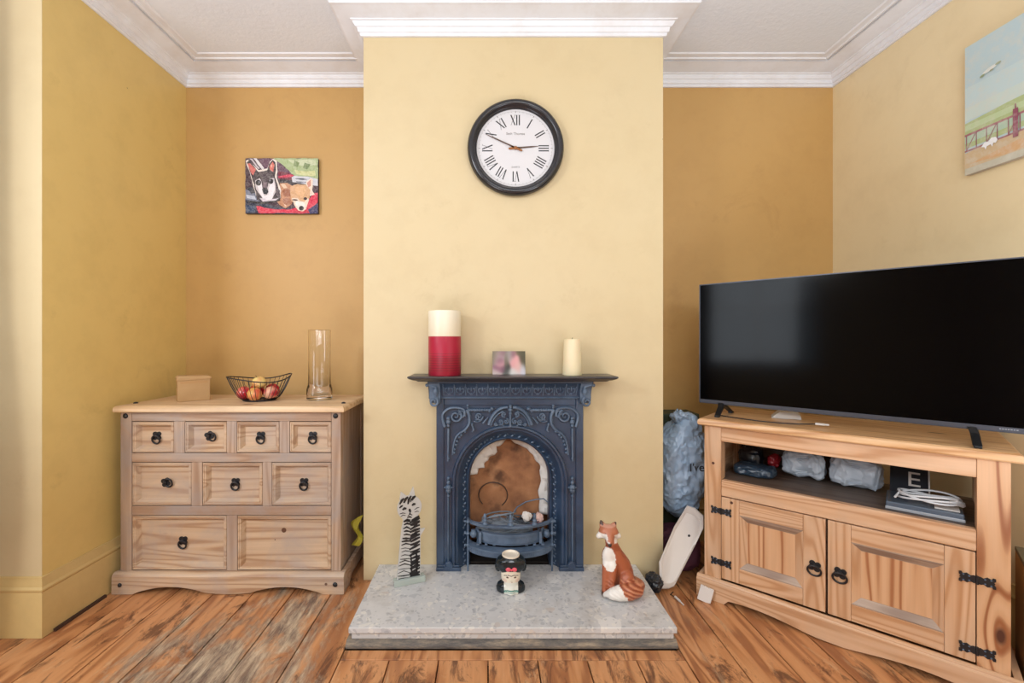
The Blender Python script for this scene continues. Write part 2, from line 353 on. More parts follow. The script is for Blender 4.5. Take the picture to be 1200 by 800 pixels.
# floor boards
mb = MB(); vals = []
W = .173; xs = range(-16, 12)
fbm = mb.bm; lay = fbm.loops.layers.float_color.new('Col')
def plank(x0, x1, y0, y1):
    g = .0022; n0 = len(fbm.faces); mb.box(x0+g, x1-g, y0+.001, y1-.001, -.022, 0); fbm.faces.ensure_lookup_table(); r = random.random()
    for f in fbm.faces[n0:]:
        for l in f.loops: l[lay] = (r,r,r,1)
for k in xs:
    x0, x1 = k*W, (k+1)*W
    if x1 > XR: x1 = XR
    if x0 < BX0: x0 = BX0
    if x1 <= x0: continue
    ymax = 1.567 if -3 <= k <= 3 else YB
    if x1 < XL: ymax = YBAY
    ys = [YF]; y = YF + random.uniform(.8, 2.2)
    while y < min(ymax-.9, 1.0): ys.append(y); y += random.uniform(1.3, 2.6)
    ys.append(ymax)
    for a, b in zip(ys, ys[1:]): plank(x0, x1, a, b)
plank(-3*W, 4*W, 1.568, 1.618)
o = struct(mb.build('floor', M['floor'], bevel=.0012, seg=1))
struct(boxo('floor_underlay', M['gap'], BX0-.1, XR+.1, YF-.1, YB+.1, -.05, -.0225)); bpy.data.objects['floor_underlay'].name = 'floor_base'
# ceiling and cornices
struct(boxo('ceiling', M['ceil'], BX0-.1, XR+.1, YF-.1, YB+.1, ZC, ZC+.05))
prof = [(0,2.529),(.010,2.529),(.013,2.534),(.013,2.541),(.020,2.544),(.022,2.556),(.024,2.561),(.030,2.563),(.036,2.571),(.040,2.580),(.047,2.582),(.049,2.586),(.060,2.588),(.078,2.5915),(.095,2.596),(.108,2.600),(.112,2.6015),(.120,2.6015),(.122,2.606),(.122,ZC-.0005),(0,ZC-.0005)]
def cornice(name, path, prof):                       # path: corners (x,y) with mitre direction per corner
    mb = MB(); rings = []
    for (x, y, mx_, my_) in path: rings.append([(x+mx_*p, y+my_*p, z) for p, z in prof])
    mb.loft(rings, True, True); return struct(mb.build(name, M['cornice'], smooth=25))
e = .0005
cornice('trim_1', [(XL+e,YBAY,1,0),(XL+e,YB-e,1,-1),(XBL-e,YB-e,-1,-1),(XBL-e,YC-e,-1,-1),(XBR+e,YC-e,1,-1),(XBR+e,YB-e,1,-1),(XR-e,YB-e,-1,-1),(XR-e,YF,-1,0)], prof)
bead = [(.135,ZC-.0005),(.136,ZC-.010),(.141,ZC-.013),(.148,ZC-.013),(.151,ZC-.008),(.160,ZC-.006),(.170,ZC-.0075),(.178,ZC-.006),(.184,ZC-.0005)]
cornice('trim_2', [(XL,YBAY,1,0),(XL,YB,1,-1),(XBL-.124+.12,YB,-.02,-1)], bead)
cornice('trim_3', [(XBR+.004,YB,.02,-1),(XR,YB,-1,-1),(XR,YF,-1,0)], bead)
# skirting boards
sk = [(0,0),(.018,0),(.018,.165),(.016,.170),(.020,.176),(.020,.182),(.014,.190),(.012,.200),(.007,.212),(.006,.222),(0,.224)]
def skirt(name, path): 
    mb = MB(); mb.loft([[(x+a*p, y+b*p, z+.001) for p, z in sk] for x, y, a, b in path], True, True); return struct(mb.build(name, M['skirt'], smooth=25))
skirt('baseboard_left', [(BX0+.02,YBAY-.0035,0,-1),(XL+e,YBAY-.0035,1,-1),(XL+e,YB-e,1,-1),(XBL-e,YB-e,0,-1)])
skirt('baseboard_right', [(XBR+e,YB-e,0,-1),(XR-e,YB-e,-1,-1),(XR-e,YF,-1,0)])
tag(boxo('skirting_lining', plain('dark_strip', (70,48,36), .8), XL+.021, XL+.03, YBAY+.02, 1.95, .0, .012), 'dark strip along the foot of the left skirting', 'timber strip')  # thin dark brown strip at the foot of the skirting

# ================================================================ HEARTH
h = thing('hearth', 'pale grey fossil stone hearth slab in front of the fireplace', 'hearth', (.09,1.86,0))
mb = MB(); mb.box(-.508, .688, 1.628, YC-.001, .052, .074); mb.build('top_slab', M['stone'], h, bevel=.003, w=True)
mb = MB(); mb.box(-.500, .680, 1.640, YC-.001, .026, .0515); mb.build('lower_slab', M['stone'], h, bevel=.002, w=True)
mb = MB(); mb.prism([(1.621,.0005),(1.621,.012),(1.64,.0255),(2.08,.0255),(2.08,.0005)], 'x', -.518, .690); o = mb.build('concrete_base', M['conc'], h, bevel=.003, w=True)

# ================================================================ FIREPLACE
fp = thing('fireplace', 'blue-black cast iron fireplace with arched opening on the chimney breast', 'fireplace', (FX,2.05,.0745))
YP = 2.042; ZA = .471; ZH = .0745
def arch(Rr, n=28, zb=ZH):
    pts = [(-Rr, zb), (-Rr, zb+.12), (-Rr, zb+.26)] + [(-Rr*math.cos(PI*i/n), ZA+Rr*math.sin(PI*i/n)) for i in range(n+1)] + [(Rr, zb+.26), (Rr, zb+.12), (Rr, zb)]
    return pts
def arch_sweep(mb, prof, n=28, mi=0):
    paths = [arch(r, n) for r, y in prof]; rings = []
    for i in range(len(paths[0])): rings.append([(FX+paths[j][i][0], prof[j][1], paths[j][i][1]) for j in range(len(prof))])
    mb.loft(rings, False, False, mi)
BW = .334; BT = .856
a = arch(.236)
pts = [(FX-BW, ZH), (FX-BW, BT), (FX+BW, BT), (FX+BW, ZH)] + [(FX+x, z) for x, z in reversed(a)]
mb = MB(); mb.prism(pts, 'y', YP, YC-.0008)
# raised outer border strips of the plate
mb.box(FX-BW, FX-BW+.034, YP-.008, YP, ZH, BT); mb.box(FX+BW-.034, FX+BW, YP-.008, YP, ZH, BT); mb.box(FX-BW+.034, FX+BW-.034, YP-.006, YP, .822, BT)
mb.build('surround_plate', M['iron'], fp, bevel=.003, w=True)
mb = MB(); arch_sweep(mb, [(.262,YP+.001),(.264,YP-.006),(.260,YP-.013),(.252,YP-.014),(.247,YP-.008),(.245,YP-.002),(.238,YP-.001),(.234,YP+.004),(.226,YP+.016),(.216,YP+.030),(.205,YP+.042),(.201,YP+.043),(.199,YP+.036),(.194,YP+.033),(.189,YP+.036),(.187,YP+.044),(.184,YP+.05),(.184,YP+.10)])
mb.build('arch_moulding', M['iron'], fp, smooth=50, w=True)
# small cast leaves along the hollow of the arch
mb = MB()
for i in range(44):
    u = (i+.5)/44; L1 = ZA-ZH; La = PI*.211; tot = 2*L1+La; s_ = u*tot
    if s_ < L1: x, z, ang = -.211, ZH+s_, PI
    elif s_ < L1+La: th = (s_-L1)/.211; x, z, ang = -.211*math.cos(th), ZA+.211*math.sin(th), PI-th
    else: x, z, ang = .211, ZA-(s_-L1-La), 0
    for q in (-1, 1):
        mb.ell((FX+x+.004*q, YP+.034, z+.006*q), (.0045,.004,.0085), 0, 6, 5, Matrix.Rotation(-ang+q*.7, 3, 'Y'))
mb.build('leaf_border', M['iron2'], fp, smooth=60, w=True)
def fz(zx, zy, y=2.032): p = P(zx/6+500, zy/6+430, 2.035); return Vector((p.x, y, p.z))
mbO = MB()
def curve(pts, r0, r1=None, mir=False, n=6):
    P3 = [fz(*p) for p in pts]; out = []
    for i in range(len(P3)-1):
        p0 = P3[max(i-1,0)]; p1 = P3[i]; p2 = P3[i+1]; p3 = P3[min(i+2,len(P3)-1)]
        for k in range(n):
            t_ = k/n; out.append(.5*((2*p1)+(p2-p0)*t_+(2*p0-5*p1+4*p2-p3)*t_*t_+(3*p1-p0-3*p2+p3)*t_**3))
    out.append(P3[-1]); r1 = r0 if r1 is None else r1
    rs = [r0+(r1-r0)*i/(len(out)-1) for i in range(len(out))]
    mbO.tube(out, r0, 6, [q*1.25 for q in rs])
def spiral(cx, cy, r, turns, d, a0, w0=.0045, w1=.002):
    n = int(14*turns); pts = []
    for i in range(n+1):
        u = i/n; rr = r*(1-u*.86); a_ = a0+d*u*turns*2*PI; pts.append(fz(cx+rr*math.cos(a_), cy+rr*math.sin(a_)))
    mbO.tube(pts, w0, 6, [(w0+(w1-w0)*i/n)*1.3 for i in range(n+1)]); mbO.ell(pts[-1], .004, 0, 6, 5)
def knob(x, y, r=.006): mbO.ell(fz(x,y), r*1.2, 0, 8, 6)
mx5 = lambda x: 2*588-x
for q in (0, 1):
    T = (lambda x: x) if q == 0 else mx5
    d = 1 if q == 0 else -1
    def cv(pts, r0, r1=None): curve([(T(x),y) for x, y in pts], r0, r1)
    def sp(cx, cy, r, tu, dd, a0, *w): spiral(T(cx), cy, r, tu, dd*d, a0 if q == 0 else PI-a0, *w)
    cv([(150,660),(152,540),(153,430)], .0035, .0045)                       # pilaster rod
    cv([(152,1380),(152,1000),(151,790)], .0032, .0032)
    for y, r_ in ((410,.0065),(385,.010),(360,.008),(780,.006),(810,.0075),(845,.012),(865,.011),(905,.0055),(640,.0045)): knob(T(153), y, r_)
    for y in (845,): knob(T(128), y, .004); knob(T(178), y, .004)
    cv([(128,420),(112,340),(150,295),(205,285),(262,300),(268,345)], .006, .004)   # C scroll
    sp(205, 345, 46, 1.5, 1, -1.2, .005, .0025)
    sp(240, 325, 30, 1.2, -1, 1.6, .004, .002)
    cv([(282,300),(300,340),(300,395),(270,440),(225,470),(200,510),(186,570),(182,615)], .007, .003)
    for (x, y) in ((262,452),(236,476),(222,492),(206,520),(198,545),(190,575),(186,600),(290,370),(312,400),(322,440)): knob(T(x)+d*8, y, .005)
    cv([(318,405),(330,440),(318,455)], .004, .002)
    cv([(285,300),(340,302),(400,302),(452,302)], .0045)                    # rope bar
    for k in range(9): knob(T(300+k*18), 302, .0058)
    for x, y, r_ in ((288,270,.005),(288,285,.004),(460,292,.008),(472,318,.004),(440,312,.004)): knob(T(x), y, r_)
    sp(368, 345, 30, 1.6, 1, 0., .0035, .002); sp(350, 350, 22, 1, -1, 2., .003, .002)
    cv([(395,395),(412,375),(432,350)], .0045, .002); cv([(330,380),(360,385),(390,370)], .003, .002)
    # crest arch above the opening
    cv([(438,405),(452,365),(482,320),(525,290),(570,282)], .0075, .006)
    cv([(452,412),(468,372),(498,334),(540,308)], .003, .003)
    sp(545, 330, 20, 1.3, 1, 1.2, .0035, .002); sp(520, 385, 20, 1.4, -1, 2.2, .0035, .002); sp(558, 380, 20, 1.3, 1, -1.5, .0035, .002); sp(486, 400, 13, 1.2, 1, 0, .003, .002)
    cv([(585,410),(560,420),(530,405)], .003, .002)
cv_mid = [(588,270),(588,300),(588,350),(588,420)]; curve(cv_mid, .006, .004)
for y, r_ in ((300,.009),(325,.007),(415,.006),(272,.006)): knob(588, y, r_)
mbO.build('scroll_ornament', M['iron2'], fp, smooth=60, w=True)
# frieze under the shelf: cove with repeated palmettes
mb = MB(); fpf = [(YC-.001,.852),(2.032,.852),(2.028,.857),(2.031,.863),(2.030,.872),(2.022,.892),(2.006,.912),(1.990,.924),(1.984,.927),(1.984,.937),(YC-.001,.937)]
mb.loft([[(x, y, z) for y, z in fpf] for x in (FX-.318, FX+.318)], True, True)
for q in (-1, 1): mb.loft([[(FX+q*(.318+dd), max(y, 1.984+kk) if y < 2.05 else y, z) for y, z in fpf] for dd, kk in ((0,0),(.05,0))], True, True)
mb.build('frieze', M['iron'], fp, bevel=.002, w=True)
mb = MB(); NF = 12; fw = .60/NF
def fy(z): return 2.030-.040*max(0,(z-.872)/.052)**1.5-.001
for i in range(NF+1):
    x = FX-.30+i*fw; mb.tube([(x,fy(z),z) for z in (.868,.885,.9,.912,.922)], .003, 5)
    if i < NF:
        xc = x+fw/2
        for q in (-1, 1):
            pts = []
            for k in range(13):
                a_ = k/12*3.6; r_ = .011*(1-k/12*.6); z = .894+r_*math.sin(a_-1.2)*1.2; pts.append((xc+q*(.010+r_*math.cos(a_-1.2)*.8), fy(z)-.001, z))
            mb.tube(pts, .0032, 5)
            mb.tube([(xc+q*.002,fy(.87),.87),(xc+q*.012,fy(.885),.883),(xc+q*.022,fy(.908),.908)], .0018, 5)
        mb.ell((xc,fy(.9)-.001,.9), (.003,.003,.012), 0, 6, 5); mb.ell((xc,fy(.876)-.001,.876), .004, 0, 6, 5)
mb.tube([(FX-.32,2.0275,.8575),(FX+.32,2.0275,.8575)], .004, 6)
mb.build('palmette_relief', M['iron2'], fp, smooth=60, w=True)
for q in (-1, 1):                                     # scrolled consoles at the ends
    mb = MB(); xc = FX+q*.338
    pr = [(YC-.001,.832),(2.03,.832),(2.012,.842),(2.006,.86),(2.012,.88),(2.004,.905),(1.988,.922),(1.986,.934),(YC-.001,.934)]
    mb.loft([[(xc+dx_, y, z) for y, z in pr] for dx_ in (-.024,.024)], True, True)
    sp3 = [];
    for k in range(24):
        a_ = k/23*2.6*PI; r_ = .021*(1-k/23*.75); sp3.append((xc+q*.004+r_*math.cos(a_+1.9)*q, 2.006-.006, .842+r_*math.sin(a_+1.9)))
    mb.tube(sp3, .005, 6, [.0065-.0035*k/23 for k in range(24)])
    mb.tube([(xc+q*.03,1.996,.93),(xc+q*.022,1.996,.918),(xc-q*.004,1.998,.91),(xc-q*.012,2.0,.886),(xc-q*.002,2.0,.868)], .005, 6, [.004,.006,.007,.006,.004])
    mb.ell((xc+q*.034,2.0,.917), .008, 0, 8, 6); mb.ell((xc-q*.004,1.997,.889), (.011,.007,.014), 0, 8, 6)
    mb.build('console', M['iron2'], fp, smooth=45, w=True)
# mantel shelf
mb = MB(); sx0, sx1, sy = FX-.447, FX+.462, 1.925
def rect(i, z): return [(sx0+i*1.4, sy+i, z), (sx1-i*1.4, sy+i, z), (sx1-i*1.4, YC-.001, z), (sx0+i*1.4, YC-.001, z)]
mb.loft([rect(.030,.9375), rect(.024,.942), rect(.016,.944), rect(.004,.951), rect(0,.955), rect(0,.960), rect(.003,.962)], True, True)
mb.build('mantel_shelf', M['mantel'], fp, bevel=.001, w=True)
for q in (-1, 1):                                     # foot blocks
    mb = MB(); xc = FX+q*.278; mb.box(xc-.056, xc+.056, YP-.020, YP+.0, ZH, ZH+.016); mb.box(xc-.05, xc+.05, YP-.014, YP, ZH+.016, ZH+.024)
    mb.lathe([(.020,-.006),(.020,0)], (xc,YP-.016,ZH+.026), 20, 0, 'y'); mb.tube([(xc+.014*math.cos(k*.45),YP-.023,ZH+.028+.012*math.sin(k*.45)) for k in range(12)], .003, 6)
    mb.build('foot_block', M['iron'], fp, bevel=.003, w=True)
# firebox lining
mb = MB(); bz = .69
mb.box(FX-.225, FX+.225, 2.33, 2.34, ZH, bz); mb.box(FX-.235, FX-.225, 2.10, 2.34, ZH, bz); mb.box(FX+.225, FX+.235, 2.10, 2.34, ZH, bz); mb.box(FX-.235, FX+.235, 2.10, 2.34, bz, bz+.01); mb.box(FX-.225, FX+.225, 2.095, 2.34, ZH-.0003, ZH+.01, 1)
mb.build('firebox', [M['soot'], M['gap']], fp, w=True)
mb = MB()                                            # brown board closing the throat
n = 24; pts = [(FX-.20, .215), (FX+.165, .215), (FX+.165, .52), (FX+.155,.575), (FX+.10,.605), (FX+.03,.622), (FX-.008,.648), (FX-.05,.615), (FX-.11,.565), (FX-.20,.53)]
mb.prism(pts, 'y', 2.185, 2.192); mb.build('throat_board', M['soot'], fp, w=True)
mb = MB(); rings = []                                # torn white paper around the throat
for i in range(61):
    u = i/60; th = PI*1.0*u
    if u < .8: a_ = PI-(u/.8)*PI*.98; ro = .196; x, z = ro*math.cos(a_), ZA+ro*math.sin(a_)
    else: x, z = .196, ZA-(u-.8)/.2*.19; a_ = 0
    wd = .045+.02*noise.noise(Vector((u*14,3,0))) + (.03 if .05 < u < .3 else 0) - .018*math.exp(-((u-.42)/.03)**2)
    ix, iz = (x-math.cos(a_)*wd, z-math.sin(a_)*wd)
    row = []
    for j in range(7):
        s_ = j/6; xx, zz = x+(ix-x)*s_, z+(iz-z)*s_
        row.append((FX+xx, 2.150+.018*s_+.012*noise.noise(Vector((xx*50,zz*50,1))), zz))
    rings.append(row)
mb.loft(rings, False, False); o = mb.build('torn_lining', M['plaster'], fp, smooth=30, w=True); o.modifiers.new('s','SOLIDIFY').thickness = .002
# grate
def bowed(hw, y0, bow, z0, z1, th, mb, n=24, inner=None):
    rings = []
    for i in range(n+1):
        u = -1+2*i/n; x = hw*u; y = y0-bow*(1-u*u)**.7 if abs(u) < 1 else y0
        nx = 0; rings.append([(FX+x,y,z0),(FX+x*.98,y+th,z0),(FX+x*.98,y+th,z1),(FX+x,y,z1)])
    mb.loft(rings, True, True)
g = MB(); bowed(.190, 2.035, .075, .290, .302, .016, g); bowed(.192, 2.033, .078, .299, .303, .022, g); g.build('top_rail', M['iron2'], fp, bevel=.002, w=True)
g = MB(); bowed(.155, 2.04, .07, .222, .252, .014, g); bowed(.157, 2.04, .075, .250, .262, .02, g); bowed(.150, 2.04, .062, .210, .222, .012, g)
for q in (-1, 1): g.lathe([(.004,0),(.010,.004),(.012,.012),(.008,.018),(.011,.022),(.011,.026)], (FX+q*.165,2.025,.236), 12, 0, 'z'); g.ell((FX+q*.165,2.02,.245), .016, 0, 10, 8); g.box(FX+q*.135-.006, FX+q*.135+.006, 1.995, 2.03, .212, .262)
g.build('fire_front', M['iron2'], fp, bevel=.001, w=True)
g = MB(); bowed(.195, 2.03, .088, .174, .196, .012, g); bowed(.196, 2.03, .094, .192, .200, .05, g); bowed(.188, 2.03, .080, .166, .176, .012, g)
for i in range(40):
    u = -.94+1.88*i/39; x = .195*u; y = 2.03-.088*(1-u*u)**.7
    g.box(FX+x-.0028, FX+x+.0028, y-.003, y+.004, .176, .190)
g.build('ash_shelf', M['iron2'], fp, w=True)
for q in (-1, 1):
    g = MB(); g.tube([(FX+q*.190,2.026,ZH+.001),(FX+q*.190,2.026,.315)], .0042, 8)
    for z in (.194,.247,.300): g.ell((FX+q*.190,2.022,z), .009, 0, 10, 7); g.ell((FX+q*.202,2.024,z), .006, 0, 8, 6)
    g.build('grate_post', M['iron2'], fp, smooth=50, w=True)
for x, y in ((-.113,1.975),(.0,1.966),(.106,1.974)):
    g = MB(); g.lathe([(.004,0),(.013,.002),(.014,.006),(.009,.010),(.007,.016),(.010,.019),(.010,.023),(.006,.027),(.007,.034),(.0075,.040),(.0055,.047),(.001,.052)], (FX+x,y,.3032), 16); g.build('finial', M['iron2'], fp, smooth=50, w=True)
g = MB(); 
for i in range(9): g.box(FX-.15+i*.036, FX-.138+i*.036, 1.99+.0, 2.2, .206, .214)
g.build('fire_bars', M['iron2'], fp, w=True)
# oddments lying in the grate
def looped(c, n, R0, jit, r, mat, name, label, cat, seed, flat=.5):
    random.seed(seed); pts = []; ph = [random.uniform(0,6) for _ in range(6)]
    N = n*18
    for i in range(N):
        a_ = i/18*2*PI; u = i/N
        rr = R0*(1+jit*math.sin(3.1*a_*.37+ph[0])); pts.append((c[0]+rr*math.cos(a_)+jit*R0*math.sin(a_*.23+ph[1]), c[1]+rr*flat*math.sin(a_)+jit*R0*.5*math.cos(a_*.31+ph[2]), c[2]+jit*R0*.7*math.sin(a_*.41+ph[3])+R0*.35*math.sin(a_*.87+ph[4])*(1+.5*math.sin(a_*.13))))
    mb = MB(); mb.tube(pts, r, 6); return tag(mb.build(name, mat, smooth=60), label, cat)
looped((FX-.03,2.065,.278), 9, .062, .55, .0028, plain('grey_flex', (112,122,132), .5), 'cable_tangle', 'tangled grey cable heaped in the fireplace grate', 'cable', 3, .5)
looped((FX+.075,2.075,.283), 6, .040, .6, .003, plain('dark_flex', (66,72,80), .5), 'cable_tangle', 'darker tangled wire heaped at the right of the grate', 'cable', 5, .6)
mb = MB(); mb.tube([(FX-.125+.07*math.cos(t_)+.05,2.165,.37+.062*math.sin(t_)) for t_ in [i*.3-.9 for i in range(17)]], .003, 6)
tag(mb.build('wire_hoop', plain('brown_wire', (70,48,36), .6), smooth=60), 'thin dark wire hoop against the brown board in the fireplace', 'wire')
mb = MB(); mb.tube([P(x,y,2.10) for x, y in ((600,603),(606,594),(616,588),(628,585),(637,584),(643,589),(645,600))], .003, 6)
tag(mb.build('wire_hook', M['iron2'], smooth=60), 'arched grey wire over the right of the fireplace grate', 'wire')
def blob(name, mat, c, r, amp, sc, seed, label, cat, sub=4, rot=None, smooth=25):
    mb = MB(); bmesh.ops.create_icosphere(mb.bm, subdivisions=sub, radius=1)
    for v_ in mb.bm.verts:
        p = Vector((v_.co.x*r[0], v_.co.y*r[1], v_.co.z*r[2])); v_.co = (rot @ p if rot else p)+Vector(c)
    crumpled(mb, amp, sc, seed)
    return tag(mb.build(name, mat, smooth=smooth), label, cat)
blob('crumpled_paper', M['plaster'], (FX+.078,2.045,.316), (.022,.018,.022), .008, 40, 1, 'white crumpled paper on top of the grate, beside the middle finial', 'paper', 3)
blob('crumpled_paper', plain('pinkish_paper', (214,180,170), .7), (FX+.135,2.06,.305), (.022,.018,.020), .007, 42, 2, 'pinkish crumpled paper at the right end of the grate', 'paper', 3)
blob('pink_cloth', plain('pink_cloth', (196,96,116), .8), (FX+.118,2.045,.277), (.022,.010,.011), .005, 46, 3, 'small pink rag showing between the right grate bars', 'rag', 3)
blob('scrap', plain('grey_scrap', (120,126,134), .8), (FX-.02,2.10,.245), (.13,.05,.03), .014, 26, 4, 'grey scraps filling the bottom of the fireplace grate', 'scrap')

# ================================================================ CHEST OF DRAWERS
def pull(parent, x, y, z, ang=0., plate_rot=0.):
    mb = MB(); n = 40; pts = []
    for k in range(n):
        a_ = 2*PI*k/n; r_ = .0135+.0085*abs(math.cos(2*(a_)))**.8; b_ = a_+PI/4+plate_rot+ang; pts.append((x+r_*math.cos(b_), z+.006+r_*math.sin(b_)))
    mb.prism(pts, 'y', y-.004, y)
    mb.ell((x, y-.007, z+.006), (.008,.007,.008), 0, 10, 8)
    cxr, czr = x+.016*math.sin(ang)*-1, z+.006-.016*math.cos(ang)
    mb.tube([(cxr+.017*math.cos(t_), y-.009-.004*math.sin(t_), czr+.019*math.sin(t_)) for t_ in [i*2*PI/20 for i in range(20)]], .0038, 8, closed=True)
    o = mb.build('ring_pull', M['black'], parent, smooth=40, w=True); o['label'] = 'black iron ring pull on a four-lobed plate'; return o
def stud(parent, p, r=.009, ax='y'):
    mb = MB()
    if ax == 'y': mb.lathe([(r,0),(r,-.002),(r*.75,-.005),(r*.3,-.0068),(.0005,-.007)], p, 14, 0, 'y')
    else: mb.lathe([(r,0),(r,.002),(r*.75,.005),(r*.3,.0068),(.0005,.007)], p, 14)
    mb.build('stud', M['black'], parent, smooth=60, w=True)
C = thing('chest_of_drawers', 'rustic pine chest with nine drawers and black ring pulls, in the left alcove', 'chest of drawers', (-1.15,2.15,0))
YF0 = 1.998; ux = lambda zx: -1.640+(zx-50)*.983/720; vz = lambda zy: .800-(zy-175)*.001387
YBK = 2.37
mb = MB(); tx0, tx1 = -1.650, -.634
mb.loft([[(tx0+i,1.968+i,z),(tx1-i,1.968+i,z),(tx1-i,YBK+.01,z),(tx0+i,YBK+.01,z)] for i, z in ((.004,.8002),(0,.803),(0,.818),(.003,.8235),(.009,.828))], True, True)
mb.build('top', M['chtop'], C, w=True, smooth=30)
mb = MB(); mb.box(-1.638, -1.620, 2.03, YBK, .03, .80); mb.build('side_panel', M['chz'], C, w=True)
mb = MB(); mb.box(-.679, -.661, 2.03, YBK, .03, .80); mb.box(-.661,-.657, 2.03, 2.07, .09, .80); mb.box(-.661,-.657, YBK-.05, YBK, .09, .80); mb.build('side_panel', M['cdz'], C, w=True, bevel=.001)
mb = MB(); mb.box(-1.62, -.68, YBK-.012, YBK, .03, .80); mb.box(-1.62, -.68, 2.03, YBK-.012, .05, .06); mb.build('back_panel', M['cdx'], C, w=True)
for a_, b_ in ((50,86),(739,770)): mb = MB(); mb.box(ux(a_), ux(b_), YF0, 2.03, .085, .7998); mb.build('post', M['cdz'], C, w=True, bevel=.0025)
for a_, b_ in ((176,206),(309,338),(479,509),(687,694)): mb = MB(); mb.box(ux(86)+.0008, ux(739)-.0008, YF0+.001, 2.03, vz(b_), min(vz(a_),.7995)); mb.build('rail', M['cdx'], C, w=True, bevel=.002)
for x0, x1, a_, b_ in ((224,259,206,309),(397,429,206,309),(569,602,206,309),(282,317,338,479),(514,544,338,479),(397,431,509,687)):
    mb = MB(); mb.box(ux(x0), ux(x1), YF0+.001, 2.03, vz(b_)+.0006, vz(a_)-.0006); mb.build('divider', M['cdz'], C, w=True, bevel=.0015)
rows = [((88,223),207,308),((260,396),207,308),((430,568),207,308),((603,738),207,308),((88,281),345-6,478),((318,513),339,478),((545,738),339,478),((88,396),510,686),((432,738),510,686)]
an = [0,-1.35,0,0,-1.5,0,0,0,None]
for i, ((x0,x1), a_, b_) in enumerate(rows):
    X0, X1, Z0, Z1 = ux(x0), ux(x1), vz(b_)+.002, vz(a_)-.002
    d = MB(); d.panel(X0, X1, Z0, Z1, [(0,2.03),(0,YF0+.004),(.002,YF0+.001),(.006,YF0+.001),(.008,YF0+.004),(.013,YF0+.004),(.026,YF0+.024),(.0275,YF0+.024)])
    d.box(X0+.006, X1-.006, 2.03, YBK-.02, Z0+.002, Z1-.012)
    if an[i] is None:
        d.lathe([(.0025,0),(.0025,-.0006)], (X0+.157,YF0+.024,Z0+.125), 8, 1, 'y'); d.lathe([(.011,0),(.011,-.0005)], (X0+.197,YF0+.024,Z0+.168), 14, 2, 'y')
    dr = d.build('drawer', [M['chx'], M['ink'], plain('knot%d'%i, (96,62,44), .5)], C, w=True)
    if an[i] is not None: pull(dr, (X0+X1)/2+.003, YF0+.024, (Z0+Z1)/2-.004, an[i], .25 if an[i] else 0)
    else: dr['label'] = 'bottom right drawer with its pull missing'
# scalloped plinth
def scallop(x0, x1, zt, h, foot=.09, mid=.10):
    pts = [(x0,.0012),(x0+foot,.0012)]; w_ = (x1-x0-2*foot)/2; mr = (x0+x1)/2
    for s_ in (0, 1):
        a_, b_ = (x0+foot, mr-mid) if s_ == 0 else (mr+mid, x1-foot)
        for k in range(1, 14):
            u = k/14; pts.append((a_+(b_-a_)*u, .0012+h*math.sin(PI*u)**.8 + .012*math.sin(PI*u)*0 + (.006 if 1 else 0)*((u if s_ == 0 else 1-u))))
        if s_ == 0: pts += [(mr-mid,.009),(mr-mid*.5,.004),(mr,.0025),(mr+mid*.5,.004),(mr+mid,.009)]
    pts += [(x1-foot,.0012),(x1,.0012),(x1,zt),(x0,zt)]; return pts
PX0, PX1 = -1.655, -.634
mb = MB(); mb.prism(scallop(PX0, PX1, .078, .030), 'y', 1.968, 1.988)
mb.loft([[(PX0,1.968,.078),(PX0,YF0-.001,.078),(PX0,YF0-.001,.092),(PX0,1.984,.092),(PX0,1.974,.087),(PX0,1.971,.082)], [(PX1,1.968,.078),(PX1,YF0-.001,.078),(PX1,YF0-.001,.092),(PX1,1.984,.092),(PX1,1.974,.087),(PX1,1.971,.082)]], True, True)
mb.build('plinth', M['chx'], C, w=True, bevel=.001)
mb = MB(); mb.prism([(1.989,.0012),(2.05,.0012),(2.09,.03),(2.27,.03),(2.31,.0012),(YBK,.0012),(YBK,.09),(1.989,.09)], 'x', PX1-.02, PX1-.001)
mb.build('plinth_side', M['cdx'], C, w=True, bevel=.001)
mb = MB(); mb.prism([(1.989,.0012),(2.05,.0012),(2.09,.03),(2.27,.03),(2.31,.0012),(YBK,.0012),(YBK,.09),(1.989,.09)], 'x', PX0+.001, PX0+.02)
mb.build('plinth_side', M['cdx'], C, w=True, bevel=.001)
for p in ((ux(67),YF0,vz(189)),(ux(753),YF0,vz(189))): stud(C, p, .0115)
stud(C, (-1.618,1.968,.043)); stud(C, (-.672,1.968,.045), .0105); stud(C, (-.655-.01,2.06,.828), .010, 'z'); stud(C, (-1.62,2.06,.828), .010, 'z')
mb = MB(); mb.lathe([(.006,0),(.006,-.0006)], (-.712,1.968,.047), 10, 0, 'y'); mb.build('knot', M['red'] if 0 else plain('knotp', (110,80,66), .5), C, w=True)

ZT = .8285
# cardboard box
B = thing('cardboard_box', 'small brown cardboard box on the left of the chest of drawers', 'box', (-1.452,2.095,ZT), R(38))
mb = MB(); mb.box(0, .130, 0, .085, 0, .112); mb.build('body', M['kraft'], B, bevel=.002)
mb = MB(); mb.loft([[(-.003,-.003,.098),(.134,-.003,.102),(.134,.088,.102),(-.003,.088,.098)],[(-.004,-.004,.112),(.136,-.004,.110),(.136,.089,.110),(-.004,.089,.112)],[(.004,.0,.121),(.128,.0,.117),(.128,.084,.117),(.004,.084,.121)]], True, True)
mb.build('lid', M['kraft'], B, bevel=.0015)
mb = MB(); mb.box(.010, .120, -.0012, -.0003, .084, .0955); mb.box(-.0012,-.0003,.02,.05,.0,.0955); mb.build('tape', M['kraftd'], B)
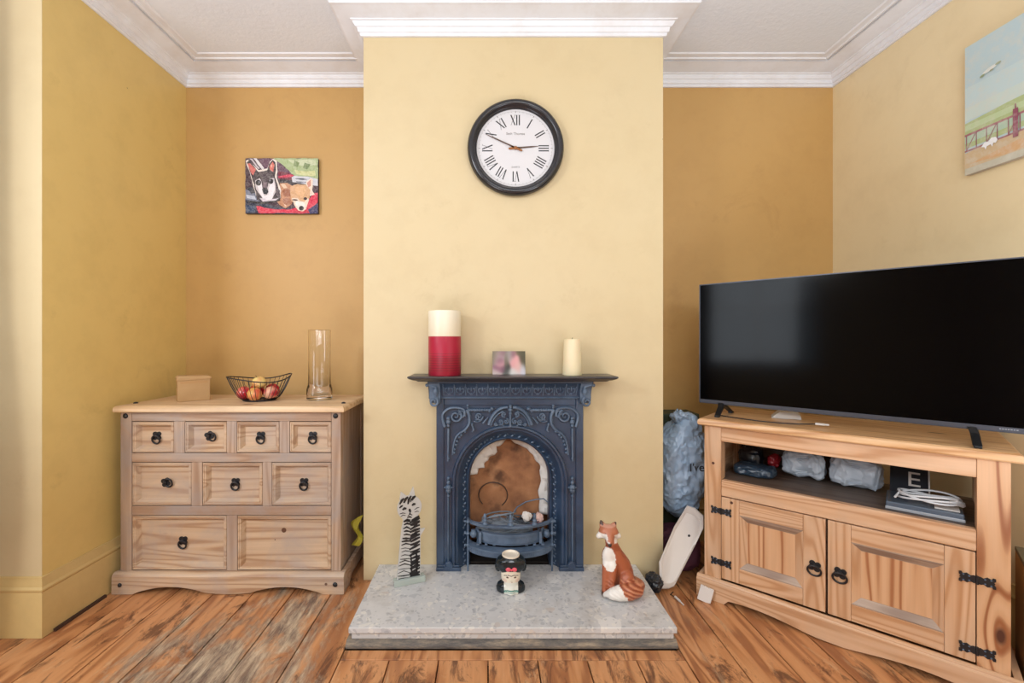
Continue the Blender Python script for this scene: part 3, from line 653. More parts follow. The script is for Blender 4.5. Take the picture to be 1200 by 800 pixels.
# wire basket and apples
bx, by = -1.103, 2.165
bk = thing('wire_fruit_basket', 'black wire fruit basket with a wavy rim on the chest of drawers', 'basket', (bx,by,ZT))
def rimz(a_): return .108+.012*math.sin(2*a_+.5)+.004*math.sin(3*a_)
mb = MB(); mb.tube([(.142*math.cos(a_), .132*math.sin(a_), rimz(a_)) for a_ in [i*2*PI/60 for i in range(60)]], .0028, 8, closed=True); mb.build('rim', M['black'], bk, smooth=60)
mb = MB(); mb.tube([(.072*math.cos(a_), .068*math.sin(a_), .004) for a_ in [i*2*PI/40 for i in range(40)]], .003, 8, closed=True)
mb.tube([(.036*math.cos(a_), .034*math.sin(a_), .0035) for a_ in [i*2*PI/30 for i in range(30)]], .002, 6, closed=True); mb.build('base_ring', M['black'], bk, smooth=60)
mb = MB()
for i in range(34):
    a_ = i*2*PI/34; zt = rimz(a_); c_, s_ = math.cos(a_), math.sin(a_)
    pts = [(.036*c_,.034*s_,.004)]+[((.072+(.142-.072)*u**.62)*c_, (.068+(.132-.068)*u**.62)*s_, .004+(zt-.004)*u) for u in (0,.1,.25,.45,.7,1)]
    mb.tube(pts, .0013, 5)
mb.build('ribs', M['black'], bk, smooth=60)
def apple(p, r, rot, c1, c2, label):
    mb = MB(); rings = []; seg = 28
    for j in range(19):
        t_ = PI*j/18; rr = r*(math.sin(t_)**.85)*(1.02-.10*math.cos(t_+PI)); z = -r*.93*math.cos(t_)-r*.22*math.exp(-(rr/(r*.28))**2)*(-1 if t_ < PI/2 else 1)*.9
        rr = max(rr, r*.012); rings.append([(rr*math.cos(2*PI*k/seg), rr*math.sin(2*PI*k/seg), z) for k in range(seg)])
    mb.loft(rings, True, True)
    o = thing('apple', label, 'apple', p, 0, 'apples in the wire basket'); o.rotation_euler = rot
    def cf(co):
        n_ = noise.noise(co*28+Vector(p)*9)+.35*noise.noise(Vector((math.atan2(co.y,co.x)*7, co.z*20, p[0]*50))); k = max(0, min(1, .5+n_*1.3+co.x/r*.45)); return tuple(a*(1-k)+b*k for a, b in zip(c1, c2))
    mb.build('flesh', M['glaze'], o, smooth=60, color=cf)
    s = MB(); s.tube([(0,0,r*.62),(.001,0,r*.85),(.004,.001,r*1.12)], .0013, 6); s.build('stalk', plain('stalk', (86,60,36), .7) if 'stalk' not in bpy.data.materials else bpy.data.materials['stalk'], o, smooth=60)
yl, rd, pk = (226,190,104), (176,28,44), (214,110,96)
for (ax_, ay_, az_), rt_, c1_, c2_, lb_ in (((-.062,-.026,.039),(.3,.2,.5),pk,rd,'red and pink apple at the left front of the wire basket'),
 ((.002,-.054,.036),(.2,-.2,1.5),yl,(216,96,70),'orange-yellow striped apple at the front of the wire basket'),
 ((.065,-.024,.040),(-.3,.2,2.),(228,170,140),rd,'pink blushed apple at the right front of the wire basket'),
 ((-.004,.0,.086),(.1,.3,3.9),(230,206,130),(214,150,90),'pale yellow apple on top in the middle of the wire basket'),
 ((.040,.044,.046),(.3,.1,.3),(150,18,40),(186,30,50),'deep red apple at the back right of the wire basket'),
 ((-.036,.044,.044),(.5,.4,0.),(190,50,60),rd,'red apple at the back left of the wire basket')): apple((bx+ax_,by+ay_,ZT+az_), .0325, rt_, c1_, c2_, lb_)
# glass vase
V_ = thing('glass_vase', 'tall clear glass cylinder vase on the right of the chest of drawers', 'vase', (-.828,2.2,ZT+.0005))
mb = MB(); mb.lathe([(.056,0),(.060,.003),(.060,.05),(.056,.062),(.0525,.08),(.0515,.2),(.0525,.332),(.054,.338),(.0515,.339),(.0495,.333),(.0485,.2),(.0485,.07),(.045,.022),(.001,.020)], (0,0,0), 48)
mb.build('body', M['glass'], V_, smooth=50)

# ================================================================ MANTEL THINGS
ZM = .9625
K = thing('pillar_vase', 'tall cylinder vase, cream above crimson with dark rings, at the left end of the mantel', 'vase', (-.194,2.003,ZM))
t = NT('banded_ceramic', .4); sz = t.n('ShaderNodeSeparateXYZ', {0:t.coords()}).outputs[2]; z_ = t.math('ADD', sz, 0.)
cr = t.ramp(t.math('DIVIDE', z_, .286), [(0,(150,26,48)),(.28,(160,26,52)),(.30,(176,30,60)),(.6,(168,26,56)),(.608,(226,212,184)),(1,(236,226,204))]); cr_n = t.t.nodes[-1]
ln = t.math('SINE', t.math('MULTIPLY', z_, 2*PI/.0105)); msk = t.math('MULTIPLY', t.math('LESS_THAN', z_, .098), t.math('GREATER_THAN', z_, .02))
lm = t.math('MULTIPLY', t.math('GREATER_THAN', ln, .55), msk); t.color(t.mix(t.math('MULTIPLY', lm, .6), cr, (84,34,32))); 
mb = MB(); mb.lathe([(.071,0),(.0725,.002),(.0725,.283),(.0715,.2855),(.066,.2855),(.064,.280),(.064,.02),(.001,.019)], (0,0,0), 56); mb.build('body', t.m, K, smooth=40)
K = thing('cream_candle', 'small tapering cream candle at the right end of the mantel', 'candle', (.377,2.01,ZM))
mb = MB(); mb.lathe([(.0425,0),(.0432,.003),(.036,.156),(.034,.160),(.028,.1605),(.012,.157),(.001,.156)], (0,0,0), 48); mb.build('wax', M['cream'], K, smooth=40)
mb = MB(); mb.tube([(0,0,.156),(.0006,0,.164),(.002,0,.168)], .0011, 6); mb.build('wick', M['ink'], K)
# small blurred photo print
K = thing('photo_print', 'small colour photo print of two faces propped in the middle of the mantel', 'photograph', (.095,2.04,ZM)); K.rotation_euler = (R(-6),0,0)
mb = MB(); NX, NZ = 60, 40; wP, hP = .150, .106
vs = [[mb.v((-wP/2+wP*i/NX,0,hP*j/NZ)) for i in range(NX+1)] for j in range(NZ+1)]
for j in range(NZ):
    for i in range(NX): mb.face([vs[j][i],vs[j][i+1],vs[j+1][i+1],vs[j+1][i]])
bl = [(.08,.9,.14,.3,(120,110,90)),(.2,.75,.12,.3,(190,165,170)),(.28,.9,.1,.12,(130,95,100)),(.22,.6,.09,.14,(120,70,88)),(.25,.42,.1,.16,(196,140,146)),(.16,.25,.10,.12,(140,92,112)),(.32,.25,.08,.1,(120,84,100)),(.45,.2,.08,.2,(46,48,44)),(.42,.55,.05,.3,(110,100,84)),(.5,.8,.12,.2,(150,142,138)),(.63,.85,.06,.12,(130,86,100)),(.68,.55,.12,.28,(222,160,160)),(.78,.3,.1,.2,(226,184,176)),(.62,.1,.16,.14,(214,212,208)),(.95,.75,.1,.4,(76,70,48)),(.92,.2,.07,.2,(214,212,224)),(.1,.1,.1,.12,(198,180,176)),(.85,.92,.12,.1,(90,84,60))]
def pc(co):
    u, w_ = (co.x+wP/2)/wP, co.z/hP; s_ = 1e-4; a_ = [0,0,0]
    for x, y, rx, ry, c_ in bl:
        k = math.exp(-((u-x)/rx)**2-((w_-y)/ry)**2)+1e-5; s_ += k; a_ = [q+k*w2_ for q, w2_ in zip(a_, c_)]
    return tuple(min(255, q/s_) for q in a_)
mb.build('picture', M['col'], K, color=pc)
mb = MB(); mb.box(-wP/2, wP/2, .0008, .002, 0, hP); mb.box(-.01,.01,.002,.004,.0,.06); mb.build('card_back', M['white'], K)

# ================================================================ CLOCK
ck = thing('wall_clock', 'round black wall clock with a white roman numeral dial high on the chimney breast', 'clock', (.127,YC-.001,2.006))
mb = MB(); mb.lathe([(.200,0),(.214,-.003),(.222,-.014),(.2225,-.024),(.218,-.036),(.209,-.043),(.200,-.044),(.193,-.039),(.189,-.030),(.184,-.026),(.180,-.022),(.180,-.014)], (0,0,0), 96, 0, 'y', cap=False)
mb.build('case', M['case'], ck, smooth=60)
mb = MB(); mb.lathe([(.182,-.012),(.182,-.015)], (0,0,0), 96, 0, 'y'); mb.build('dial', M['dial'], ck)
yd = -.0152
def stroke(M_, x0, y0, x1, y1, w_):
    d = Vector((x1-x0, y1-y0)); n_ = Vector((-d.y, d.x)).normalized()*w_/2
    q = [M_ @ Vector((x, 0, y)) for x, y in ((x0+n_.x,y0+n_.y),(x1+n_.x,y1+n_.y),(x1-n_.x,y1-n_.y),(x0-n_.x,y0-n_.y))]
    mb.face([mb.v((p.x, yd, p.z)) for p in q])
nums = ['XII','I','II','III','IIII','V','VI','VII','VIII','IX','X','XI']; cw = {'I':.0118,'V':.022,'X':.0235}; H2 = .0235
for i, s_ in enumerate(nums):
    mb = MB(); M_ = Matrix.Rotation(i*PI/6, 4, 'Y') @ Matrix.Translation((0,0,.130)); x = -sum(cw[c_] for c_ in s_)/2
    for c_ in s_:
        w_ = cw[c_]; x0, x1, xm = x+.0025, x+w_-.0025, x+w_/2
        if c_ == 'I': stroke(M_, xm,-H2,xm,H2,.0052)
        if c_ == 'V': stroke(M_, x0,H2,xm,-H2,.0052); stroke(M_, x1,H2,xm,-H2,.0016)
        if c_ == 'X': stroke(M_, x0,H2,x1,-H2,.0052); stroke(M_, x1,H2,x0,-H2,.0016)
        for xx in ((xm,) if c_ == 'I' else (x0,x1)): stroke(M_, xx-.004,H2,xx+.004,H2,.0013)
        x += w_
    mb.build('numeral', M['ink'], ck)['label'] = s_+' numeral'
mb = MB()
for i in range(60):
    M_ = Matrix.Rotation(i*PI/30, 4, 'Y') @ Matrix.Translation((0,0,.168)); stroke(M_, 0,-.0025 if i%5 else -.005,0,.0025 if i%5 else .004,.0009 if i%5 else .0026)
for k in range(180):
    a_, b_ = k*PI/90, (k+1)*PI/90; mb.face([mb.v((r_*math.sin(q), yd, r_*math.cos(q))) for r_, q in ((.1695,a_),(.1695,b_),(.1702,b_),(.1702,a_))])
mb.build('minute_track', M['gold'] if 0 else plain('track_grey', (120,116,112), .6), ck)
tm = textmesh('Seth Thomas', .0165, .0002); bmesh.ops.transform(tm.bm, matrix=Matrix.Translation((0,-.0154,.062)) @ Matrix.Rotation(PI/2, 4, 'X') @ Matrix.Shear('XY', 4, (.25,0)), verts=tm.bm.verts); tm.build('lettering', plain('faded_ink', (128,122,118), .6), ck)
tm = textmesh('QUARTZ', .010, .0002); bmesh.ops.transform(tm.bm, matrix=Matrix.Translation((0,-.0154,-.090)) @ Matrix.Rotation(PI/2, 4, 'X'), verts=tm.bm.verts); tm.build('lettering', bpy.data.materials['faded_ink'], ck)
def hand(name, ang, L, tail, w_, y):
    mb = MB(); Mh = Matrix.Rotation(ang, 4, 'Y')
    def pr(pts, mi):
        a_ = [mb.v(Mh @ Vector((p[0],y,p[1]))) for p in pts]; mb.face(a_, mi); b_ = [mb.v(Mh @ Vector((p[0],y-.0012,p[1]))) for p in pts]; mb.face(b_[::-1], mi)
        for i in range(len(pts)): mb.face([a_[i],a_[(i+1)%len(pts)],b_[(i+1)%len(pts)],b_[i]], mi)
    pr([(-w_,0),(w_,0),(w_*.8,L*.7),(w_*.2,L),(-w_*.2,L),(-w_*.8,L*.7)], 0); pr([(-w_,.02),(w_,.02),(w_*1.5,-tail*.6),(w_*1.1,-tail),(-w_*1.1,-tail),(-w_*1.5,-tail*.6)], 1)
    mb.lathe([(.008,0),(.008,-.0015)], (0,y,0), 20, 1, 'y')
    mb.build(name, [plain(name+'_brown', (88,64,50), .45), M['gold']], ck)
hand('hour_hand', R(85.5), .106, .032, .0036, -.018); hand('minute_hand', R(294.5), .152, .034, .0032, -.0205)
mb = MB(); mb.lathe([(.006,-.018),(.006,-.024),(.001,-.025)], (0,0,0), 16, 0, 'y'); mb.build('hub', M['gold'], ck, smooth=40)

# ================================================================ WALL PICTURES (painted canvases)
def painting(parent, layers, fn, y, jitter=0, mat='paint'):
    bm = bmesh.new(); lay = bm.loops.layers.float_color.new('Col'); rnd = random.Random(4)
    for li, (c_, pts) in enumerate(layers):
        q = []
        for i in range(len(pts)):
            a_, b_ = Vector(pts[i]), Vector(pts[(i+1)%len(pts)]); n_ = max(1, int((b_-a_).length/40)) if jitter else 1
            for k in range(n_):
                p = a_+(b_-a_)*k/n_
                if k: p = p+Vector((rnd.uniform(-1,1),rnd.uniform(-1,1)))*jitter
                q.append(p)
        vs = [bm.verts.new((fn(p)[0], y-.00012*(li+1), fn(p)[1])) for p in q]
        for t_ in tessellate_polygon([[Vector((p[0],p[1],0)) for p in q]]):
            try: f = bm.faces.new([vs[i] for i in t_])
            except ValueError: continue
            for l in f.loops: l[lay] = rgba(c_)
    for f in bm.faces:
        f.normal_update()
        if f.normal.y > 0: f.normal_flip()
    me = bpy.data.meshes.new('painted_face'); bm.to_mesh(me); bm.free(); me.materials.append(M[mat])
    o = bpy.data.objects.new('painted_face', me); col.objects.link(o); o.parent = parent
def el(cx, cy, rx, ry, rot=0, n=20, j=0, sd=0):
    r_ = random.Random(sd); o = []
    for k in range(n):
        a_ = 2*PI*k/n; f = 1+r_.uniform(-j,j); x, y = rx*math.cos(a_)*f, ry*math.sin(a_)*f; o.append((cx+x*math.cos(rot)-y*math.sin(rot), cy+x*math.sin(rot)+y*math.cos(rot)))
    return o
dc = thing('dog_canvas', 'small canvas print of two small dogs on the left alcove wall', 'picture', (-1.145,YB-.001,1.973))
cw_, chh = .402, .306
mb = MB(); mb.box(-cw_/2, cw_/2, -.020, 0, -chh/2, chh/2); mb.build('canvas', plain('canvas_edge', (70,62,60), .7), dc, bevel=.002)
L = [((66,40,54), [(72,100),(915,100),(915,738),(72,738)]),
 ((96,60,84), [(230,100),(400,100),(640,290),(600,380),(300,330)]),
 ((166,182,132), [(395,100),(915,100),(915,345),(700,320),(610,280),(540,210),(470,150)]),
 ((196,204,168), [(560,110),(700,120),(880,110),(900,180),(760,190),(640,170)]), ((128,146,96), [(640,120),(700,150),(680,200),(630,190)]), ((120,140,92), [(760,150),(830,170),(790,230),(740,210)]),
 ((204,206,150), [(640,230),(760,250),(880,240),(890,300),(760,300),(660,280)]),
 ((112,22,50), [(450,250),(580,270),(630,300),(620,370),(460,350)]), ((206,50,84), [(450,310),(600,285),(640,300),(600,315),(460,322)]),
 ((46,40,48), [(440,340),(610,350),(720,385),(720,420),(450,420)]),
 ((206,206,214), [(610,320),(640,300),(800,310),(915,340),(915,420),(760,395),(620,375)]), ((92,96,110), [(640,335),(740,330),(800,345),(740,352)]), ((110,112,124), [(660,365),(800,372),(790,384),(670,378)]),
 ((226,220,222), [(165,100),(200,100),(290,215),(270,235)]), ((200,190,196), [(120,104),(150,104),(240,215),(225,225)]),
 ((110,118,140), [(72,460),(190,500),(250,600),(72,590)]), ((190,196,212), [(80,520),(180,535),(200,580),(90,560)]), ((40,44,60), [(85,440),(150,430),(190,500),(140,510)]),
 ((24,34,62), [(72,580),(300,620),(560,690),(915,600),(915,738),(72,738)]), ((30,60,96), [(80,640),(180,650),(190,720),(90,725)]),
 ((214,36,72), [(200,650),(420,690),(600,690),(760,640),(880,500),(915,500),(915,610),(830,690),(760,715),(640,730),(230,735)]),
 ((44,42,92), [(790,700),(915,620),(915,738),(740,738)]), ((196,30,60), [(640,715),(800,690),(820,738),(620,738)]),
 # second dog, sandy
 ((196,140,104), [(470,390),(560,385),(620,420),(640,560),(600,640),(540,680),(470,640),(440,600),(490,560)]), ((228,198,170), [(480,400),(530,398),(560,440),(520,450)]), ((158,98,70), el(560,500,60,46,.3,20,.15,1)), ((226,196,170), [(500,570),(540,600),(550,670),(525,640)]),
 ((170,112,84), el(560,600,55,40,.4,18,.15,2)), ((236,216,200), [(780,370),(840,330),(860,350),(850,470),(880,520),(820,540),(780,440)]), ((206,140,120), [(790,385),(835,345),(835,420),(805,440)]),
 ((214,166,122), [(600,430),(680,400),(780,405),(830,470),(820,560),(790,620),(610,600),(595,500)]), ((234,212,192), [(610,560),(680,560),(740,620),(800,560),(815,580),(780,690),(740,715),(690,705),(640,640)]),
 ((226,178,130), [(650,430),(760,420),(780,480),(740,560),(700,540),(660,500)]), ((240,228,220), el(725,650,44,52)), ((40,32,36), el(725,678,29,27)), ((84,60,58), el(650,583,34,9,.05)), ((50,38,40), el(772,568,20,16)), ((244,236,230), el(680,625,26,30)),
 # first dog, black and tan
 ((236,224,216), [(80,130),(105,120),(180,190),(230,240),(300,225),(330,220),(360,140),(395,108),(440,130),(450,250),(440,330),(490,470),(480,560),(430,600),(200,540),(160,400),(140,320)]),
 ((58,46,52), [(90,150),(115,130),(180,200),(225,260),(330,240),(350,170),(392,120),(425,150),(432,240),(420,320),(450,400),(480,520),(470,590),(330,620),(210,580),(200,500),(160,360)]),
 ((206,104,96), [(100,165),(130,160),(200,230),(165,300),(140,270)]), ((214,112,100), [(355,200),(392,140),(415,180),(400,260),(365,240)]), ((240,170,150), [(365,190),(385,170),(390,215)]),
 ((206,196,200), [(190,360),(245,330),(280,420),(330,450),(360,330),(410,330),(430,430),(425,500),(380,590),(300,600),(260,540),(200,460)]),
 ((236,230,236), [(205,380),(250,350),(275,420),(275,500),(300,540),(345,520),(350,440),(370,400),(410,360),(420,460),(380,580),(290,590),(240,500)]),
 ((74,60,68), [(240,270),(370,260),(350,330),(330,460),(275,450),(262,340)]), ((128,108,116), [(285,380),(325,380),(325,440),(282,440)]), ((34,28,34), el(228,385,33,34)), ((34,28,34), el(370,368,32,32)), ((120,120,140), el(236,376,8,8)), ((120,120,140), el(362,360,8,8)),
 ((28,32,44), [(270,460),(300,445),(335,455),(345,490),(325,522),(290,515)]), ((90,78,86), [(430,420),(480,480),(470,560),(430,530)]), ((24,22,30), [(110,590),(260,610),(480,575),(480,592),(280,634),(110,612)]), ((214,206,216), [(240,560),(350,590),(470,560),(430,590),(280,605)])]
painting(dc, L, lambda p: (-cw_/2+(p[0]-72)/843*cw_, chh/2-(p[1]-100)/638*chh), -.0202, 5)
bc = thing('seaside_canvas', 'pale painted canvas of a balcony, white dog and blue sky on the right wall', 'picture', (XR-.001,1.79,2.029)); bc.rotation_euler = (0,0,R(-90))
BWD, BHT = .86, .508; z0, z1 = -BHT/2, BHT/2
mb = MB(); mb.box(0, BWD, -.022, 0, z0, z1); mb.build('canvas', plain('linen_edge', (186,170,150), .8), bc, bevel=.002)
zz = lambda z: z-2.029
def rc(x0, x1, a_, b_): return [(x0,zz(a_)),(x1,zz(a_)),(x1,zz(b_)),(x0,zz(b_))]
L = [((186,206,210), rc(0,BWD,1.775,2.283)), ((194,212,212), rc(0,BWD,2.03,2.12)), ((200,214,206), rc(0,BWD,1.99,2.04)),
 ((176,190,136), [(0,zz(1.98)),(.15,zz(1.992)),(.4,zz(2.0)),(BWD,zz(1.985)),(BWD,zz(1.88)),(0,zz(1.88))]), ((190,206,160), rc(0,BWD,1.95,1.972)), ((178,200,176), rc(0,BWD,1.90,1.93)),
 ((206,180,142), [(0,zz(1.862)),(.1,zz(1.872)),(BWD,zz(1.878)),(BWD,zz(1.775)),(0,zz(1.775))]), ((196,190,170), rc(0,BWD,1.775,1.80)), ((212,170,124), [(.02,zz(1.815)),(.18,zz(1.84)),(.3,zz(1.82)),(.16,zz(1.802))]),
 ((168,110,116), rc(0,BWD,1.928,1.936)), ((168,110,116), rc(0,BWD,1.866,1.872))]
for i in range(12):
    x = .005+i*.036; L.append(((150,92,104), rc(x,x+.0035,1.868,1.93)))
    if i % 2 == 0: L.append(((158,104,112), [(x,zz(1.872)),(x+.003,zz(1.870)),(x+.036,zz(1.928)),(x+.033,zz(1.93))]))
for x in (.166,.46,.74): L.append(((146,80,98), rc(x,x+.016,1.852,1.955))); L.append(((146,80,98), rc(x+.006,x+.010,1.955,1.972)))
L += [((240,240,240), [(.062,zz(1.862)),(.074,zz(1.876)),(.086,zz(1.874)),(.098,zz(1.884)),(.112,zz(1.880)),(.118,zz(1.868)),(.112,zz(1.858)),(.104,zz(1.862)),(.100,zz(1.848)),(.095,zz(1.86)),(.082,zz(1.858)),(.078,zz(1.846)),(.073,zz(1.858))]),
 ((222,226,220), el(.092,zz(2.146),.026,.007,.2)), ((150,160,120), el(.066,zz(2.135),.009,.004,.3)), ((150,160,120), el(.12,zz(2.152),.010,.004,.1)), ((140,146,110), el(.098,zz(2.139),.007,.003))]
painting(bc, L, lambda p: (p[0], p[1]), -.0222, 0, 'pale')

# ================================================================ TV CABINET
TH = math.atan2(.602,.646)
T = thing('tv_cabinet', 'honey pine television cabinet with two panelled doors set across the right corner', 'cabinet', (.951,1.97,0), -TH)
D = .42; Wc = .883
def tb(name, mat, *b, bevel=.0015, label=None):
    mb = MB(); mb.box(*b); o = mb.build(name, mat, T, bevel=bevel)
    if label: o['label'] = label
    return o
mb = MB(); mb.loft([[(-.022+i,-.022+i,z),(.908-i,-.022+i,z),(.908-i,D+.012,z),(-.022+i,D+.012,z)] for i, z in ((.012,.7455),(.004,.748),(0,.753),(0,.765),(.003,.772),(.010,.7765))], True, True); mb.build('top', M['tvtop'], T, smooth=30)
tb('post', M['tvz'], 0, .067, 0, .06, .09, .745); tb('post', M['post2'], .812, .883, 0, .06, .09, .745)
tb('post', M['tvz'], 0, .05, D-.05, D, .0012, .745); tb('post', M['tvz'], .833, .883, D-.05, D, .0012, .745)
mb = MB(); mb.panel(.0675, .8115, .684, .7448, [(0,.03),(0,.003),(.001,.002),(.004,.002)]); mb.build('top_rail', M['tvx'], T, bevel=.002)
mb = MB(); mb.box(.0675, .8115, .002, .03, .450, .518); mb.build('shelf_rail', M['tvx'], T, bevel=.003)
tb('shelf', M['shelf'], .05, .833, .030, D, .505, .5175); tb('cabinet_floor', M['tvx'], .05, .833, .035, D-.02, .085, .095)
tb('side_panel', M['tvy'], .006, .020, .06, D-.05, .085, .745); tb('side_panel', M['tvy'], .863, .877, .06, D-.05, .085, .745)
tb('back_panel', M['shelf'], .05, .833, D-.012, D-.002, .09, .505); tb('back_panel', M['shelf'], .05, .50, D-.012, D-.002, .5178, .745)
def door(x0, x1, side):
    z0_, z1_ = .097, .446; a_, b_ = x0+.068, x1-.070
    d = MB(); d.box(x0, a_-.0004, .001, .022, z0_, z1_, 0); d.box(b_+.0004, x1, .001, .022, z0_, z1_, 0)
    d.box(a_, b_, .002, .022, z1_-.062, z1_, 1); d.box(a_, b_, .002, .022, z0_, z0_+.062, 1)
    o = d.build('door', [M['tvz'], M['tvx']], T, bevel=.0018)
    z0p, z1p = z0_+.0625, z1_-.0625
    p = MB(); pf = [(0,.021),(0,.004),(.003,.0035),(.026,.0175),(.0275,.0175)]
    rings = [[(a_+i,y,z0p+i),(b_-i,y,z0p+i),(b_-i,y,z1p-i),(a_+i,y,z1p-i)] for i, y in pf]
    V = [[p.v(q) for q in r_] for r_ in rings]
    for j in range(len(V)-1):
        for i in range(4): p.face([V[j][i],V[j][(i+1)%4],V[j+1][(i+1)%4],V[j+1][i]], 0 if i in (1,3) else 1)
    p.face(V[-1], 2); p.build('panel', [M['tvz'], M['bevel'], M['tvz2']], o)
    kx = x1-.033 if side < 0 else x0+.036
    h_ = MB(); n = 40
    h_.prism([(kx+(.013+.009*abs(math.cos(2*q))**.8)*math.cos(q+.6), .262+(.013+.009*abs(math.cos(2*q))**.8)*math.sin(q+.6)) for q in [2*PI*k/n for k in range(n)]], 'y', -.004, .0008)
    h_.ell((kx,-.007,.262), (.009,.007,.009), 0, 10, 8); h_.tube([(kx+.021*math.cos(q),-.010-.005*math.sin(q),.247+.020*math.sin(q)) for q in [i*2*PI/22 for i in range(22)]], .0036, 8, closed=True)
    h_.build('ring_pull', M['black'], o, smooth=40)
    for z in ((.385,.165) if side < 0 else (.362,.138)):
        c_ = (x0-.0006) if side < 0 else (x1+.003); hm = MB(); hw = .040
        for q in (-1, 1):
            pts = [(0,.010),(.008,.012),(.014,.009),(.022,.015),(.031,.011),(.034,.017),(.040,.016),(.040,.008),(.036,.004),(.0385,0),(.036,-.004),(.040,-.008),(.040,-.016),(.034,-.017),(.031,-.011),(.022,-.015),(.014,-.009),(.008,-.012),(0,-.010)]
            hm.prism([(c_+q*x, z+y) for x, y in pts], 'y', -.0035, -.0004)
            for sx_, sz_ in ((.03,.009),(.03,-.009),(.017,.007),(.017,-.007)): hm.ell((c_+q*sx_,-.0038,z+sz_), (.0026,.0016,.0026), 1, 8, 5)
        hm.tube([(c_,-.004,z-.013),(c_,-.004,z+.013)], .004, 8); hm.build('hinge', [M['black'], M['iron2']], o)
    return o
door(.0685, .4275, -1)['label'] = 'left panelled door hinged on its left'; door(.4345, .8095, 1)['label'] = 'right panelled door with bold grain'
mb = MB(); mb.box(.428,.434,.020,.022,.097,.446); mb.build('door_stop', M['shelf'], T)
def scal2(x0, x1, zt):
    pts = [(x0,.0012),(x0+.112,.0012)]
    for k in range(1, 20):
        u = k/20; pts.append((x0+.112+.30*u, .004+.024*(math.sin(PI*min(1,u*1.0+.16*(1-u)))**.9)*(1-.25*u)))
    pts += [(x0+.43,.0035),(x1-.43,.0035)]
    for k in range(19, 0, -1):
        u = k/20; pts.append((x1-.112-.30*u, .004+.024*(math.sin(PI*min(1,u+.16*(1-u)))**.9)*(1-.25*u)))
    pts += [(x1-.112,.0012),(x1,.0012),(x1,zt),(x0,zt)]; return pts
mb = MB(); mb.prism(scal2(-.026, .909, .076), 'y', -.024, -.004)
mb.loft([[(x,-.024,.076),(x,-.001,.076),(x,-.001,.092),(x,-.008,.092),(x,-.017,.088),(x,-.020,.082),(x,-.023,.080)] for x in (-.026,.909)], True, True); mb.build('plinth', M['tvx'], T, bevel=.001)
tb('plinth_side', M['tvy'], -.026, -.006, -.003, D, .0012, .088); tb('plinth_side', M['tvy'], .889, .909, -.003, D-.0, .0012, .088)
for p in ((.036,0,.585),(.078+.03,.001,.43)): 
    mb = MB(); mb.lathe([(.006,.0),(.006,-.0006)], p, 12, 0, 'y'); mb.build('knot', plain('knot_brown', (84,48,34), .5), T)
def cab(u, v_, z): return Vector((.951+.7316*u+.6818*v_, 1.97-.6818*u+.7316*v_, z))

# ================================================================ TELEVISION
TA = R(46.6)
tvx = thing('television', 'large flat screen television on top of the pine cabinet', 'television', (1.001,2.12,.777), -TA)
w_, zb, zt = 1.045, .051, .051+.552
mb = MB(); mb.box(0, w_, .0, .012, zb, zt); mb.box(.12, w_-.12, .012, .05, zb+.01, zb+.34); mb.build('housing', M['tvplastic'], tvx, bevel=.003)
mb = MB(); mb.box(.004, w_-.004, -.0012, -.0002, zb+.014, zt-.004); mb.build('screen', M['screen'], tvx)
mb = MB(); mb.box(0, w_, -.003, -.0002, zb-.002, zb+.0135); mb.box(0,w_,-.003,.012,zb-.004,zb-.0021); mb.build('lower_bezel', M['tvstrip'], tvx, bevel=.0008)
mb = MB()
for i in range(7): mb.box(.935+i*.006, .939+i*.006, -.0034, -.0031, zb+.0055, zb+.0080)
mb.build('maker_mark', plain('mark_grey', (150,152,158), .5), tvx)
mb = MB(); mb.box(0, w_, -.0014, .001, zt-.0035, zt+.0005); mb.box(-.001, .0028, -.0014, .012, zb, zt); mb.box(w_-.0028, w_+.001, -.0014, .012, zb, zt); mb.build('trim', M['tvstrip'], tvx)
for u in (.095, .875):
    mb = MB()
    for q in (-1, 1):
        pts = [(u, .006, zb+.004), (u+.006, .006-q*.02, zb-.012), (u+.012, .006+q*-.085, .006)]
        mb.loft([[(p[0]+a_*.011, p[1]+b_*wd, p[2]) for a_, b_ in ((-1,-1),(1,-1),(1,1),(-1,1))] for p, wd in zip(pts, (.014,.014,.007))], True, True)
        mb.box(u+.003, u+.022, .006-q*.085-.012, .006-q*.085+.012, .0003, .008)
    mb.build('foot', M['tvplastic'], tvx, bevel=.002)

ZS = .5178
# ---- things on top of the cabinet behind the TV
mb = MB(); mb.M = Matrix.Translation(cab(.215,.20,.7772)) @ Matrix.Rotation(-TH+.2, 4, 'Z')
mb.prism([(0,0),(.11,0),(.108,.016),(.085,.030),(.03,.028),(.004,.004)], 'y', 0, .09)
tag(mb.build('router', M['white'], bevel=.002), 'small white box under the television on the cabinet top', 'router')
mb = MB(); mb.tube([cab(.03,.10,.780),cab(.1,.075,.780),cab(.2,.060,.780),cab(.28,.065,.780),cab(.33,.08,.781),cab(.385,.095,.786)], .0024, 6)
tag(mb.build('power_cable', M['black'], smooth=60), 'thin black cable lying on the cabinet top under the television', 'cable')
mb = MB(); mb.M = Matrix.Translation(cab(.385,.095,.7872)) @ Matrix.Rotation(-TH+.1, 4, 'Z'); mb.box(0,.03,-.005,.005,-.004,.004); mb.box(.03,.044,-.003,.003,-.003,.003)
tag(mb.build('cable_plug', M['white'], bevel=.0012), 'small white plug under the middle of the television', 'plug')
